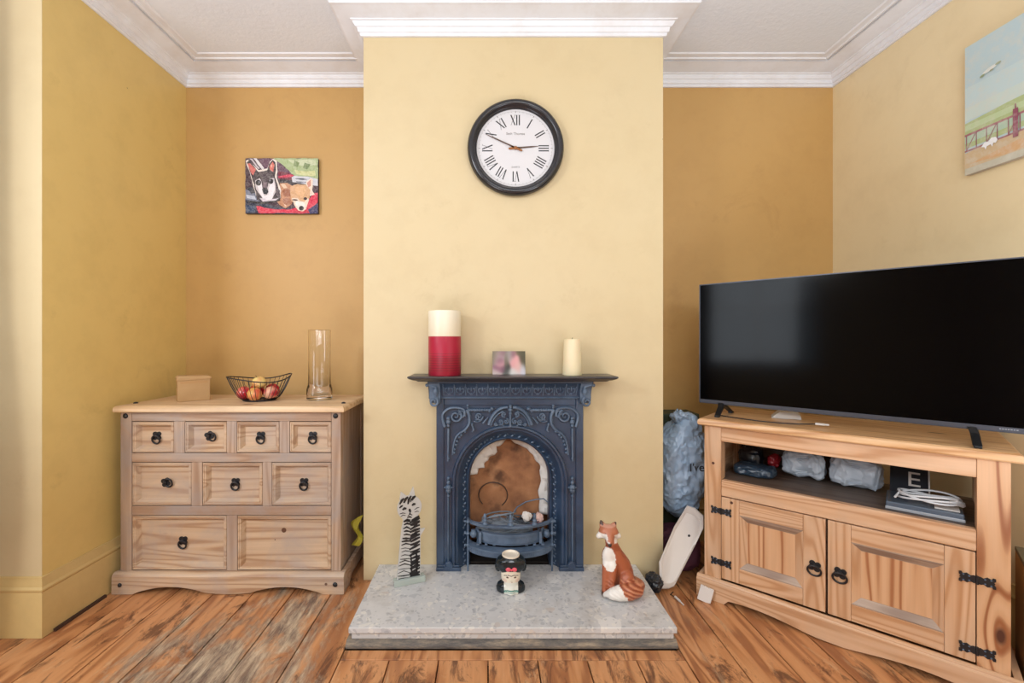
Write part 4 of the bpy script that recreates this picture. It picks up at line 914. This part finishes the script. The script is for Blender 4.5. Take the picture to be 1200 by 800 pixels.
# ---- things in the open niche
def slabblob(name, mat, u0, u1, v0, v1, z0_, z1_, amp, sc, seed, label, cat, n=(40,20,6), smooth=25):
    mb = MB(); bmesh.ops.create_icosphere(mb.bm, subdivisions=5, radius=1); 
    for v_ in mb.bm.verts:
        p = v_.co.copy(); q = Vector([math.copysign(abs(c_)**.45, c_) for c_ in p]); m_ = max(abs(c_) for c_ in q); 
        v_.co = cab((u0+u1)/2+q.x*(u1-u0)/2, (v0+v1)/2+q.y*(v1-v0)/2, (z0_+z1_)/2+q.z*(z1_-z0_)/2)
    crumpled(mb, amp, sc, seed)
    zmin = min(v_.co.z for v_ in mb.bm.verts)
    for v_ in mb.bm.verts: v_.co.z += z0_-zmin
    return tag(mb.build(name, mat, smooth=smooth), label, cat)
slabblob('black_packet', M['petrol'], .080, .235, .12, .23, ZS+.001, ZS+.042, .006, 22, 2, 'glossy blue-black plastic packet at the left of the open shelf', 'packet')
blob('red_wrapper', M['red'], cab(.20,.345,ZS+.04), (.026,.020,.03), .008, 30, 6, 'red crumpled wrapper at the back left of the open shelf', 'wrapper', 4)
slabblob('black_bag', M['darkpoly'], .07, .15, .27, .37, ZS+.001, ZS+.09, .012, 16, 9, 'black bag in the back left corner of the open shelf', 'bag')
slabblob('plastic_bag', M['bag2'], .250, .395, .235, .345, ZS+.001, ZS+.105, .012, 18, 3, 'crumpled pale blue-grey plastic bag, leftmost of two on the open shelf', 'plastic bag')
slabblob('plastic_bag', M['bag2'], .420, .580, .215, .335, ZS+.001, ZS+.110, .012, 15, 4, 'crumpled pale grey plastic bag in the middle of the open shelf beside the booklet', 'plastic bag')
bo = thing('booklet', 'dark booklet with white edges and big white letters leaning in the open shelf', 'booklet', cab(.664,.235,ZS+.0035), -TH); bo.rotation_euler = (R(-38),0,-TH)
mb = MB(); mb.box(-.062,.050,0,.004,0,.140); mb.build('cover', plain('booklet_black', (34,40,48), .4), bo)
mb = MB(); mb.box(.046,.0505,-.0008,-.0001,0,.140); mb.box(-.062,.046,-.0008,-.0001,.136,.140); mb.build('white_border', M['white'], bo)
tm = textmesh('E', .085, .0003); bmesh.ops.transform(tm.bm, matrix=Matrix.Translation((.006,-.0012,.05)) @ Matrix.Rotation(PI/2, 4, 'X'), verts=tm.bm.verts); tm.build('lettering', M['white'], bo)
mb = MB(); mb.M = Matrix.Translation(cab(.628,.055,ZS+.0008)) @ Matrix.Rotation(-TH, 4, 'Z')
tr_ = thing('media_box', 'flat grey silver-edged set-top box under the coiled white cable', 'set-top box', cab(.595,.052,ZS+.0006), -TH)
mb = MB(); mb.box(0,.195,.003,.165,.0,.026); mb.build('body', plain('smoky_plastic', (78,90,104), .25), tr_, bevel=.004)
mb = MB(); mb.box(-.001,.196,-.001,.0028,.0,.010); mb.build('front_strip', plain('silver_strip', (178,184,192), .3, Metallic=.4), tr_, bevel=.001)
mb = MB(); mb.box(.125,.185,.02,.10,.0263,.030); mb.build('paper_sticker', M['white'], tr_)
tr_['label'] = 'flat smoky grey box with silver front edge at the right end of the open shelf'
pts = []
for i in range(62):
    a_ = i/61*2*PI*2.7+2.6; k = i/61; pts.append(cab(.708+(.085-.012*k)*math.cos(a_), .115+(.058-.006*k)*math.sin(a_), ZS+.046+.014*k+.008*math.sin(a_*1.5)))
pts += [cab(.63,.10,ZS+.055), cab(.62,.06,ZS+.045)]
mb = MB(); mb.tube(pts, .0036, 8); 
cb = tag(mb.build('coiled_cable', M['cable'], smooth=60), 'loosely coiled white cable lying on the grey box in the open shelf', 'cable')
mb = MB(); mb.M = Matrix.Translation(cab(.775,.10,ZS+.049)) @ Matrix.Rotation(-TH+.9, 4, 'Z') @ Matrix.Rotation(.35,4,'Y'); mb.box(-.018,.018,-.011,.011,-.008,.010); mb.box(.018,.030,-.006,.006,-.004,.005)
tag(mb.build('white_plug', M['white'], bevel=.003), 'white plug resting on the coil of white cable', 'plug')

# ---- television cabinet right side: carton and cables
mb = MB(); mb.M = Matrix.Translation(cab(.922,.10,0)) @ Matrix.Rotation(-TH, 4, 'Z'); 
cxm = thing('carton', 'brown carton with a dark lid on the floor to the right of the pine cabinet', 'box', cab(.922,.075,0), -TH)
mb = MB(); mb.box(0,.10,0,.19,.001,.40); mb.build('body', M['kraft'], cxm, bevel=.002)
mb = MB(); mb.box(-.001,.101,-.002,.191,.4004,.414); mb.build('lid', plain('olive_lid', (110,104,84), .6), cxm, bevel=.002)
for i, (u0, c_, lb) in enumerate(((.925,(30,38,54),'dark blue cable hanging nearest the cabinet post on its right'),(.937,(120,150,180),'pale blue cable hanging beside the carton'),(.951,(36,44,62),'dark blue cable hanging furthest right beside the carton'))):
    mb = MB(); mb.tube([cab(u0+.002,.062,.37),cab(u0-.001,.045,.30),cab(u0+.010-.006*i,.038,.22),cab(u0-.002+.004*i,.04,.12),cab(u0+.004,.05,.006)], .0036, 8)
    tag(mb.build('hanging_cable', plain('cable_tone%d'%i, c_, .4), smooth=60), lb, 'cable')

# ================================================================ BAG AND CLUTTER IN THE RIGHT ALCOVE
bgm = MB(); bmesh.ops.create_icosphere(bgm.bm, subdivisions=6, radius=1)
for v_ in bgm.bm.verts:
    x, y, z = v_.co; f = 1-.42*max(0,z)**2.5-.12*max(0,-z)**3; sx_ = math.copysign(abs(x)**.8, x)
    v_.co = Vector((.962+.120*sx_*f+.012*z, 2.225+.090*math.copysign(abs(y)**.85,y)*f, .505+.262*math.copysign(abs(z)**.85, z)))
crumpled(bgm, .016, 9, 5)
crumpled(bgm, .004, 34, 8)
bvh = BVHTree.FromBMesh(bgm.bm)
bag = thing('plastic_bag', 'big blue-grey plastic bag with black lettering between chimney breast and cabinet', 'plastic bag', (.96,2.2,.24))
bo_ = bgm.build('bag_body', M['bag'], bag, smooth=30, w=True)
tm = textmesh("I've t", .056, 0); bmesh.ops.subdivide_edges(tm.bm, edges=tm.bm.edges[:], cuts=1)
bmesh.ops.transform(tm.bm, matrix=Matrix.Translation((1.012,1.9,.493)) @ Matrix.Rotation(PI/2, 4, 'X'), verts=tm.bm.verts)
for v_ in tm.bm.verts:
    hit = bvh.ray_cast(v_.co, Vector((0,1,0)))[0]
    v_.co.y = (hit.y if hit else 2.12)-.003
tm.build('lettering', M['ink'], bag, w=True)
# knot of the bag
mb = MB()
for i in range(7):
    a_ = i*.9; mb.tube([(.945+.01*math.cos(a_),2.215+.01*math.sin(a_),.715),(.948+.035*math.cos(a_),2.21+.03*math.sin(a_),.745+.01*(i%3)),(.95+.05*math.cos(a_+.4),2.205+.035*math.sin(a_+.4),.728+.016*(i%2))], .012, 8, [.014,.017,.006])
km = fused(mb, .004, 3); crumpled(km, .006, 40, 4); km.build('tied_top', M['bag'], bag, smooth=30, w=True)
tag(boxo('storage_tub', M['green'], .835, 1.10, 2.33, 2.48, .001, .735, bevel=.006), 'dark green tub standing behind the blue-grey plastic bag', 'tub')
slab = MB(); bmesh.ops.create_icosphere(slab.bm, subdivisions=5, radius=1)
for v_ in slab.bm.verts:
    q = Vector([math.copysign(abs(c_)**.6, c_) for c_ in v_.co]); v_.co = Vector((.925+q.x*.093, 2.19+q.y*.075, .112+q.z*.098))
crumpled(slab, .010, 14, 12)
tag(slab.build('cloth_bundle', M['maroon'], smooth=30), 'maroon and purple cloth bundle under the blue-grey bag', 'cloth')
# leaning white plastic panel
def ppt(zx, zy, Y): return P(745+.3*zx, 470+.3*zy, Y)
wp = thing('plastic_cover', 'long white plastic panel with two screws leaning against the pine cabinet', 'panel', (.86,1.99,.001))
out = [(200,418),(232,428),(266,458),(266,505),(235,570),(150,735),(128,745),(97,745),(92,720),(90,640),(150,500)]
def yat(zy): return 1.985+.085*(745-zy)/330
mb = MB(); 
def ring_(k, dy):
    cx_, cy_ = 178, 585; return [ppt(cx_+(x-cx_)*k, cy_+(y-cy_)*k, yat(y)+dy) for x, y in out]
mb.loft([ring_(.97,.034), ring_(1,.026), ring_(1,.006), ring_(.975,0), ring_(.86,0), ring_(.83,.003)], True, True)
mn = min(v_.co.z for v_ in mb.bm.verts)
for v_ in mb.bm.verts: v_.co.z += .0015-mn
mb.build('shell', M['white'], wp, w=True, smooth=30)
for zx, zy in ((208,525),(150,658)):
    mb = MB(); p = ppt(zx, zy, yat(zy)+.002); mb.lathe([(.006,0),(.006,-.001),(.003,-.002),(.0005,-.002)], p, 12, 0, 'y'); mb.build('screw', M['ink'], wp, w=True)
blob('bin_liner', M['darkpoly'], (.735,1.985,.044), (.034,.045,.038), .010, 26, 7, 'small glossy black bin bag on the floor at the right end of the hearth', 'bag', 5)
mb = MB(); mb.M = Matrix.Translation((.898,1.925,.008)) @ Matrix.Rotation(R(-25),4,'Z') @ Matrix.Rotation(R(-8),4,'X') @ Matrix.Rotation(R(14),4,'Y'); mb.box(0,.052,0,.010,0,.062)
o = tag(mb.build('paper_tag', M['white'], bevel=.001), 'small white card leaning on the foot of the pine cabinet', 'card')
tg = thing('floor_plug', 'thin pale plug with a lead lying on the floorboards by the white panel', 'plug', (.80,1.88,0))
mb = MB(); mb.tube([(.812,1.945,.0055),(.818,1.91,.0055)], .005, 8); mb.tube([(.818,1.91,.0055),(.8225,1.885,.0045)], .003, 8); mb.build('pin', M['white'], tg, w=True, smooth=50)
mb = MB(); mb.tube([(.812,1.945,.0045),(.80,1.965,.0035),(.82,1.985,.0035)], .0022, 6); mb.build('lead', M['black'], tg, w=True, smooth=50)
# yellow bag poking out between chest and chimney breast
mb = MB(); rings = []
for i in range(14):
    u = i/13; z = .165+.135*u; x = -.612+.014*math.sin(u*7)+.012*u; wd = .016+.010*math.sin(u*9+1); rings.append([(x-wd,2.085+.01*math.sin(u*11),z),(x-wd*.3,2.07,z+.005),(x+wd*.5,2.082,z-.004),(x+wd*.6,2.10,z+.002)])
for r_ in rings:
    for k in range(4): r_[k] = (min(r_[k][0], -.5835), r_[k][1], r_[k][2])
mb.loft(rings, True, True); mb.bm.verts.ensure_lookup_table()
tag(mb.build('yellow_bag', M['yellowp'], smooth=20), 'crumpled yellow bag wedged between the chest of drawers and chimney breast', 'bag')

# ================================================================ ORNAMENTS ON THE HEARTH
# striped glass cat
ct = thing('glass_cat', 'tall flat glass cat ornament with black zebra stripes, at the left of the hearth', 'ornament', (-.340,1.928,.0745), R(22))
sc_ = .000634
def c2(x, y): return ((x-215)*sc_, (690-y)*sc_+.012)
mb = MB(); mb.box(-.066,.068,-.018,.016,.0003,.026); mb.build('base', NT('green_glass', .1, (214,226,220), Transmission_Weight=.5, IOR=1.45).m, ct, bevel=.002)
body = [(130,690),(138,600),(146,500),(155,400),(165,320),(176,278)]+[(217+83*math.cos(a_), 197-83*math.sin(a_)) for a_ in [PI*1.28-i*PI*1.56/20 for i in range(21)]]+[(288,290),(292,400),(292,520),(292,660),(290,690)]
hd = [(x,y) for x, y in body]
mb = MB(); mb.prism([c2(*p) for p in body], 'y', -.004, .004)
mb.prism([c2(*p) for p in ((150,138),(158,82),(200,118))], 'y', -.0038, .0038); mb.prism([c2(*p) for p in ((215,112),(243,58),(256,125))], 'y', -.0038, .0038); mb.prism([c2(*p) for p in ((288,352),(324,354),(292,400))], 'y', -.0038, .0038)
mb.build('glass_sheet', NT('frosted_white_glass', .2, (214,214,212), Transmission_Weight=.25).m, ct)
rs_ = random.Random(11); mb = MB()
def strokep(pts, wid):
    pts = [Vector(c2(*p)) for p in pts]; n_ = len(pts); up = []; dn = []
    for i, p in enumerate(pts):
        d = (pts[min(i+1,n_-1)]-pts[max(i-1,0)]).normalized(); q = Vector((-d.y,d.x))*wid*sc_*(math.sin(PI*(i+.6)/(n_+.2))); up.append(p+q); dn.append(p-q)
    mb.prism([(p.x,p.y) for p in up+dn[::-1]], 'y', -.0048, -.0041)
y = 282
while y < 672:
    lo = 176-(y-280)*.12; mid = 222+rs_.uniform(-6,6)
    k_ = rs_.uniform(10,26)
    strokep([(lo+rs_.uniform(2,12),y+k_*.2),((lo+mid)/2,y+rs_.uniform(-6,8)),(mid,y+k_*.6)], rs_.uniform(5,8) if y < 450 else rs_.uniform(2.5,4.5))
    strokep([(mid-4,y+k_*.9),((mid+290)/2,y+k_*.3+rs_.uniform(-8,8)),(288,y+rs_.uniform(-8,4))], rs_.uniform(8,13))
    y += rs_.uniform(19,25)
strokep([(262,500),(268,580),(262,668)], 10); strokep([(226,520),(232,600),(228,668)], 7)
for pts, w0 in (([(150,165),(165,140),(178,128)],9),([(178,160),(190,135),(206,122)],10),([(206,172),(212,140),(228,118)],9),([(232,150),(244,130),(258,124)],10),([(148,190),(160,180),(172,176)],7),([(222,160),(230,140),(246,138)],6),([(168,205),(182,196),(196,200)],9),([(232,184),(246,176),(258,178)],9),([(216,204),(218,216),(224,228)],9),([(218,228),(222,242),(236,250)],4),([(218,228),(214,244),(204,252)],3),([(150,230),(170,226),(190,232)],3),([(250,215),(268,205),(284,204)],3),([(250,232),(268,228),(282,232)],3),([(156,250),(172,240),(190,246)],3),([(200,262),(216,258),(232,266)],6),([(176,286),(200,278),(222,284)],10),([(230,286),(258,276),(284,262)],10)): strokep(pts, w0)
for cx_, cy_, r_ in ((250,400,30),): strokep([(cx_-r_,cy_),(cx_-r_*.5,cy_-r_*.7),(cx_+r_*.3,cy_-r_*.8),(cx_+r_,cy_-r_*.2)], 5)
mb.build('painted_stripes', M['ink'], ct)
# ceramic head mug
mg = thing('head_mug', 'glazed mug shaped as a dark-haired woman with a pink bow, middle of the hearth', 'mug', (.0945,1.873,.0745))
mb = MB()
rot0 = None
def stack(mb, rows, seg=24):
    mb.loft([[(cx_+rx*math.cos(2*PI*k/seg), cy_+ry*math.sin(2*PI*k/seg), z) for k in range(seg)] for z, rx, ry, cx_, cy_ in rows], True, True)
stack(mb, [(.0005,.055,.036,0,0),(.004,.060,.038,0,0),(.018,.061,.038,0,0),(.030,.056,.036,0,0),(.038,.044,.032,0,0),(.046,.034,.030,0,0)])
stack(mb, [(.0006,.026,.042,0,-.002),(.02,.029,.041,0,-.002),(.035,.034,.036,0,-.002),(.046,.038,.036,0,-.003),(.06,.0405,.038,0,-.003),(.075,.041,.039,0,-.003),(.092,.040,.038,0,-.003),(.10,.038,.036,0,-.003)])
mb.ell((0,-.036,.0635), (.0045,.008,.010), 0, 10, 8)
stack(mb, [(.082,.046,.034,0,.008),(.092,.058,.042,0,.004),(.104,.0635,.046,0,.002),(.120,.063,.046,0,.002),(.134,.055,.044,0,.002),(.142,.042,.040,0,.002),(.147,.036,.036,0,.002)])
mb.ell((-.052,0,.098), (.014,.02,.018), 0, 10, 8); mb.ell((.052,0,.098), (.014,.02,.018), 0, 10, 8)
cut = MB(); cut.lathe([(.029,.118),(.031,.16)], (0,.002,0), 32)
mm = fused(mb, .0016, 5, cut)
skin, hair, ink_, teal = (232,220,200), (22,32,38), (40,30,28), (92,140,128)
def mugc(p):
    x, y, z = p; fr = y < -.012
    if (x*x+(y-.002)**2) < .0315**2 and z > .117: return (222,208,184)
    hl = .1005-.020*(abs(x)/.04)**1.6
    if z > .096 or (z > .074 and abs(x) > .0405) or (z > hl and z > .08) or (y > .004 and z > .05): return hair
    if z < .050 and (abs(x) > .029 or y > 0): return hair
    if abs(z-(.018+.004*(x/.03)**2*-1)) < .0032: return teal
    if z < .044 and abs(z-.010) < .002: return (120,160,150)
    if z < .05: return (226,224,212)
    if fr:
        if abs(z-(.0815-.0035*math.cos(x*150)*0-.006*(abs(abs(x)-.012)/.02)**1.5+.000)) < .0013 and abs(x) < .030: return ink_
        for ex in (-.0155,.0165):
            d = math.hypot((x-ex)/.0055, (z-.0725)/.0038)
            if d < .55: return ink_
            if d < 1: return (150,120,104)
        if math.hypot(x/.0075, (z-.0455)/.0018) < 1: return (150,84,76)
        if math.hypot((x-.003)/.0015,(z-.053)/.002) < 1: return (150,120,100)
        if math.hypot((abs(x)-.026)/.009, (z-.057)/.008) < 1: return (228,204,184)
    return skin
mm.build('glazed_body', M['glaze'], mg, smooth=60, color=mugc)
mb = MB(); mb.lathe([(.0295,.140),(.0345,.141),(.0370,.146),(.0365,.151),(.0335,.1525),(.0305,.150),(.0295,.144)], (0,.002,0), 40); mb.build('rim', plain('cream_glaze', (230,218,200), .18), mg, smooth=50)
mb = MB(); mb.ell((-.012,-.0455,.108), (.011,.005,.0085), 0, 12, 8); mb.ell((.013,-.0455,.108), (.011,.005,.0085), 0, 12, 8); mb.ell((.0005,-.048,.107), (.004,.004,.005), 0, 10, 6); mb.build('hair_bow', plain('pink_glaze', (226,92,104), .2), mg, smooth=60)
# seated fox
fx = thing('fox_figurine', 'seated fox figurine, russet with white chest and tail tip, right of the hearth', 'figurine', (.541,1.885,.0745))
mb = MB()
def lim(pts, rs, seg=14):
    mb.tube(pts, .01, seg, rs)
    for p, r_ in ((pts[0],rs[0]),(pts[-1],rs[-1])): mb.ell(p, r_*.98, 0, seg, 8)
mb.ell((.022,.010,.052), (.052,.045,.052), 0, 20, 12)
lim([(.024,.012,.06),(.012,.004,.105),(-.010,-.006,.150),(-.024,-.012,.190),(-.030,-.014,.222)], [.050,.044,.034,.026,.024])
mb.ell((-.038,-.018,.142), (.030,.024,.048), 0, 16, 10)
mb.ell((-.040,-.020,.247), (.041,.032,.031), 0, 18, 12)
lim([(-.042,-.036,.244),(-.046,-.058,.226),(-.048,-.070,.214)], [.022,.014,.009], 12)
for sx_ in (-1, 1): mb.ell((-.040+sx_*.035,-.022,.234), (.019,.014,.013), 0, 12, 8, Matrix.Rotation(sx_*.5,3,'Y'))
for sx_, ex, ez in ((-1,-.070,.292),(1,-.004,.284)):
    b_ = Vector((-.040+sx_*.020,-.010,.262)); tp = Vector((ex,-.006,ez)); mb.tube([b_, (b_+tp)/2, tp], .01, 10, [.015,.011,.002])
lim([(-.050,-.030,.115),(-.060,-.044,.060),(-.064,-.050,.016)], [.019,.0135,.0115]); mb.ell((-.066,-.060,.011), (.014,.020,.0105), 0, 12, 8)
lim([(-.026,-.036,.115),(-.036,-.052,.060),(-.040,-.058,.016)], [.020,.0145,.012]); mb.ell((-.042,-.066,.011), (.014,.020,.0105), 0, 12, 8)
lim([(.030,-.030,.060),(.012,-.055,.035),(-.010,-.070,.014)], [.034,.020,.012])
lim([(.050,.040,.020),(.076,.010,.024),(.080,-.030,.030),(.060,-.066,.032),(.024,-.088,.033),(-.016,-.094,.033),(-.048,-.088,.026),(-.066,-.074,.018)], [.014,.022,.028,.031,.032,.030,.022,.010])
fm = fused(mb, .0034, 5)
# long tufts: shallow grooves that run along the tail
for v_ in fm.bm.verts:
    p = v_.co
    if p.z < .07 and p.y < -.045 and p.x > -.06: v_.co += Vector((0,-.5,.5)).normalized()*(.0016*math.sin((p.z*1.0+p.x*.5)*420))
rus, wh, dkb = (172,96,64), (236,230,222), (84,62,54)
def foxc(p):
    x, y, z = p; n_ = noise.noise(p*60)*.006
    if z < .068 and y < -.05 and (y < -.072 or x > .0):
        if x < .004+(.03-z)*.6+n_: return wh if z > .004 else (170,150,140)
        k = math.sin((z*1.0+x*.5)*420); return (200,132,98) if k > .3 else ((146,72,46) if k < -.5 else rus)
    if z < .020 and x < -.02: return dkb
    if z > .274 and (x < -.060 or x > -.012): return dkb
    if .185 > z > .098 and y < -.022+(z-.14)*.1 and abs(x+.042) < .026*math.sqrt(max(0,1-((z-.142)/.046)**2))+n_: return wh
    if z > .185 and y < -.062 and z < .222: return dkb
    if .205 < z < .248:
        if x < -.055+n_ and y < -.012 : return wh
        if x > -.022-n_ and y < -.008 and z < .244: return wh
        if y < -.03 and z < .226 and x < -.048: return wh
    if z > .27 and y < -.014: return (206,150,128)
    if z > .2: return (184,114,84)
    return rus if noise.noise(p*25) > -.25 else (158,84,54)
fm.build('body', M['satin'], fx, smooth=60, color=foxc)
mb = MB()
for q in (-1, 1): mb = MB(); mb.ell((-.043+q*.014,-.0465,.2505), (.0042,.003,.0020), 0, 10, 6); mb.build('eye', M['ink'], fx, smooth=60)
mb = MB(); mb.ell((-.0485,-.0775,.2135), (.006,.004,.0045), 0, 10, 6); mb.build('nose', M['ink'], fx, smooth=60)

# ================================================================ LIGHT AND CAMERA
w = bpy.data.worlds.new('World'); bpy.context.scene.world = w; w.use_nodes = True
w.node_tree.nodes['Background'].inputs[0].default_value = (.75,.87,1,1); w.node_tree.nodes['Background'].inputs[1].default_value = 1.5
def area(name, loc, target, size, power, color, sy=None):
    l = bpy.data.lights.new(name, 'AREA'); l.energy = power; l.color = color; l.size = size
    if sy: l.shape = 'RECTANGLE'; l.size_y = sy
    o = bpy.data.objects.new(name, l); col.objects.link(o); o.location = loc
    o.rotation_euler = (Vector(target)-Vector(loc)).to_track_quat('-Z', 'Y').to_euler(); return o
area('window_light', (-2.35,-.55,2.2), (.4,2.0,.2), .38, 31, (.96,.98,1))
area('bay_window_light', (-2.60,.25,1.5), (1.,.5,1.3), 1.5, 42, (.86,.93,1), 1.3)
area('room_fill', (.4,-1.9,2.0), (.2,2.2,.3), 2.6, 52, (.88,.94,1), .6)  # added fill lamp behind the camera, no real fitting
for q_ in (-1, 1): area('ceiling_fill', (.1+q_*1.15,.35,.5), (.1+q_*1.25,1.3,2.6), .9, 15, (.76,.88,1)).data.spread = R(130)  # added pair of unseen uplights that brighten the ceiling
pl = bpy.data.lights.new('point_fill', 'POINT'); pl.energy = 24; pl.color = (.80,.90,1); pl.shadow_soft_size = .3  # added point fill for walls and ceiling, no lamp hangs here
po = bpy.data.objects.new('point_fill', pl); col.objects.link(po); po.location = (.1,-.7,2.2)
cam = bpy.data.cameras.new('Camera'); co_ = bpy.data.objects.new('Camera', cam); col.objects.link(co_)
co_.location = (0,0,CAMZ); co_.rotation_euler = (R(90),0,0); cam.sensor_width = 36; cam.lens = 36*F/1200
cam.shift_x = (600-VX)/1200; cam.shift_y = (VY-400)/1200*1.0; cam.clip_start = .02
sc = bpy.context.scene; sc.camera = co_
sc.view_settings.view_transform = 'Standard'; sc.view_settings.look = 'None'; sc.view_settings.exposure = -.2
sc.cycles.max_bounces = 10; sc.cycles.use_denoising = True
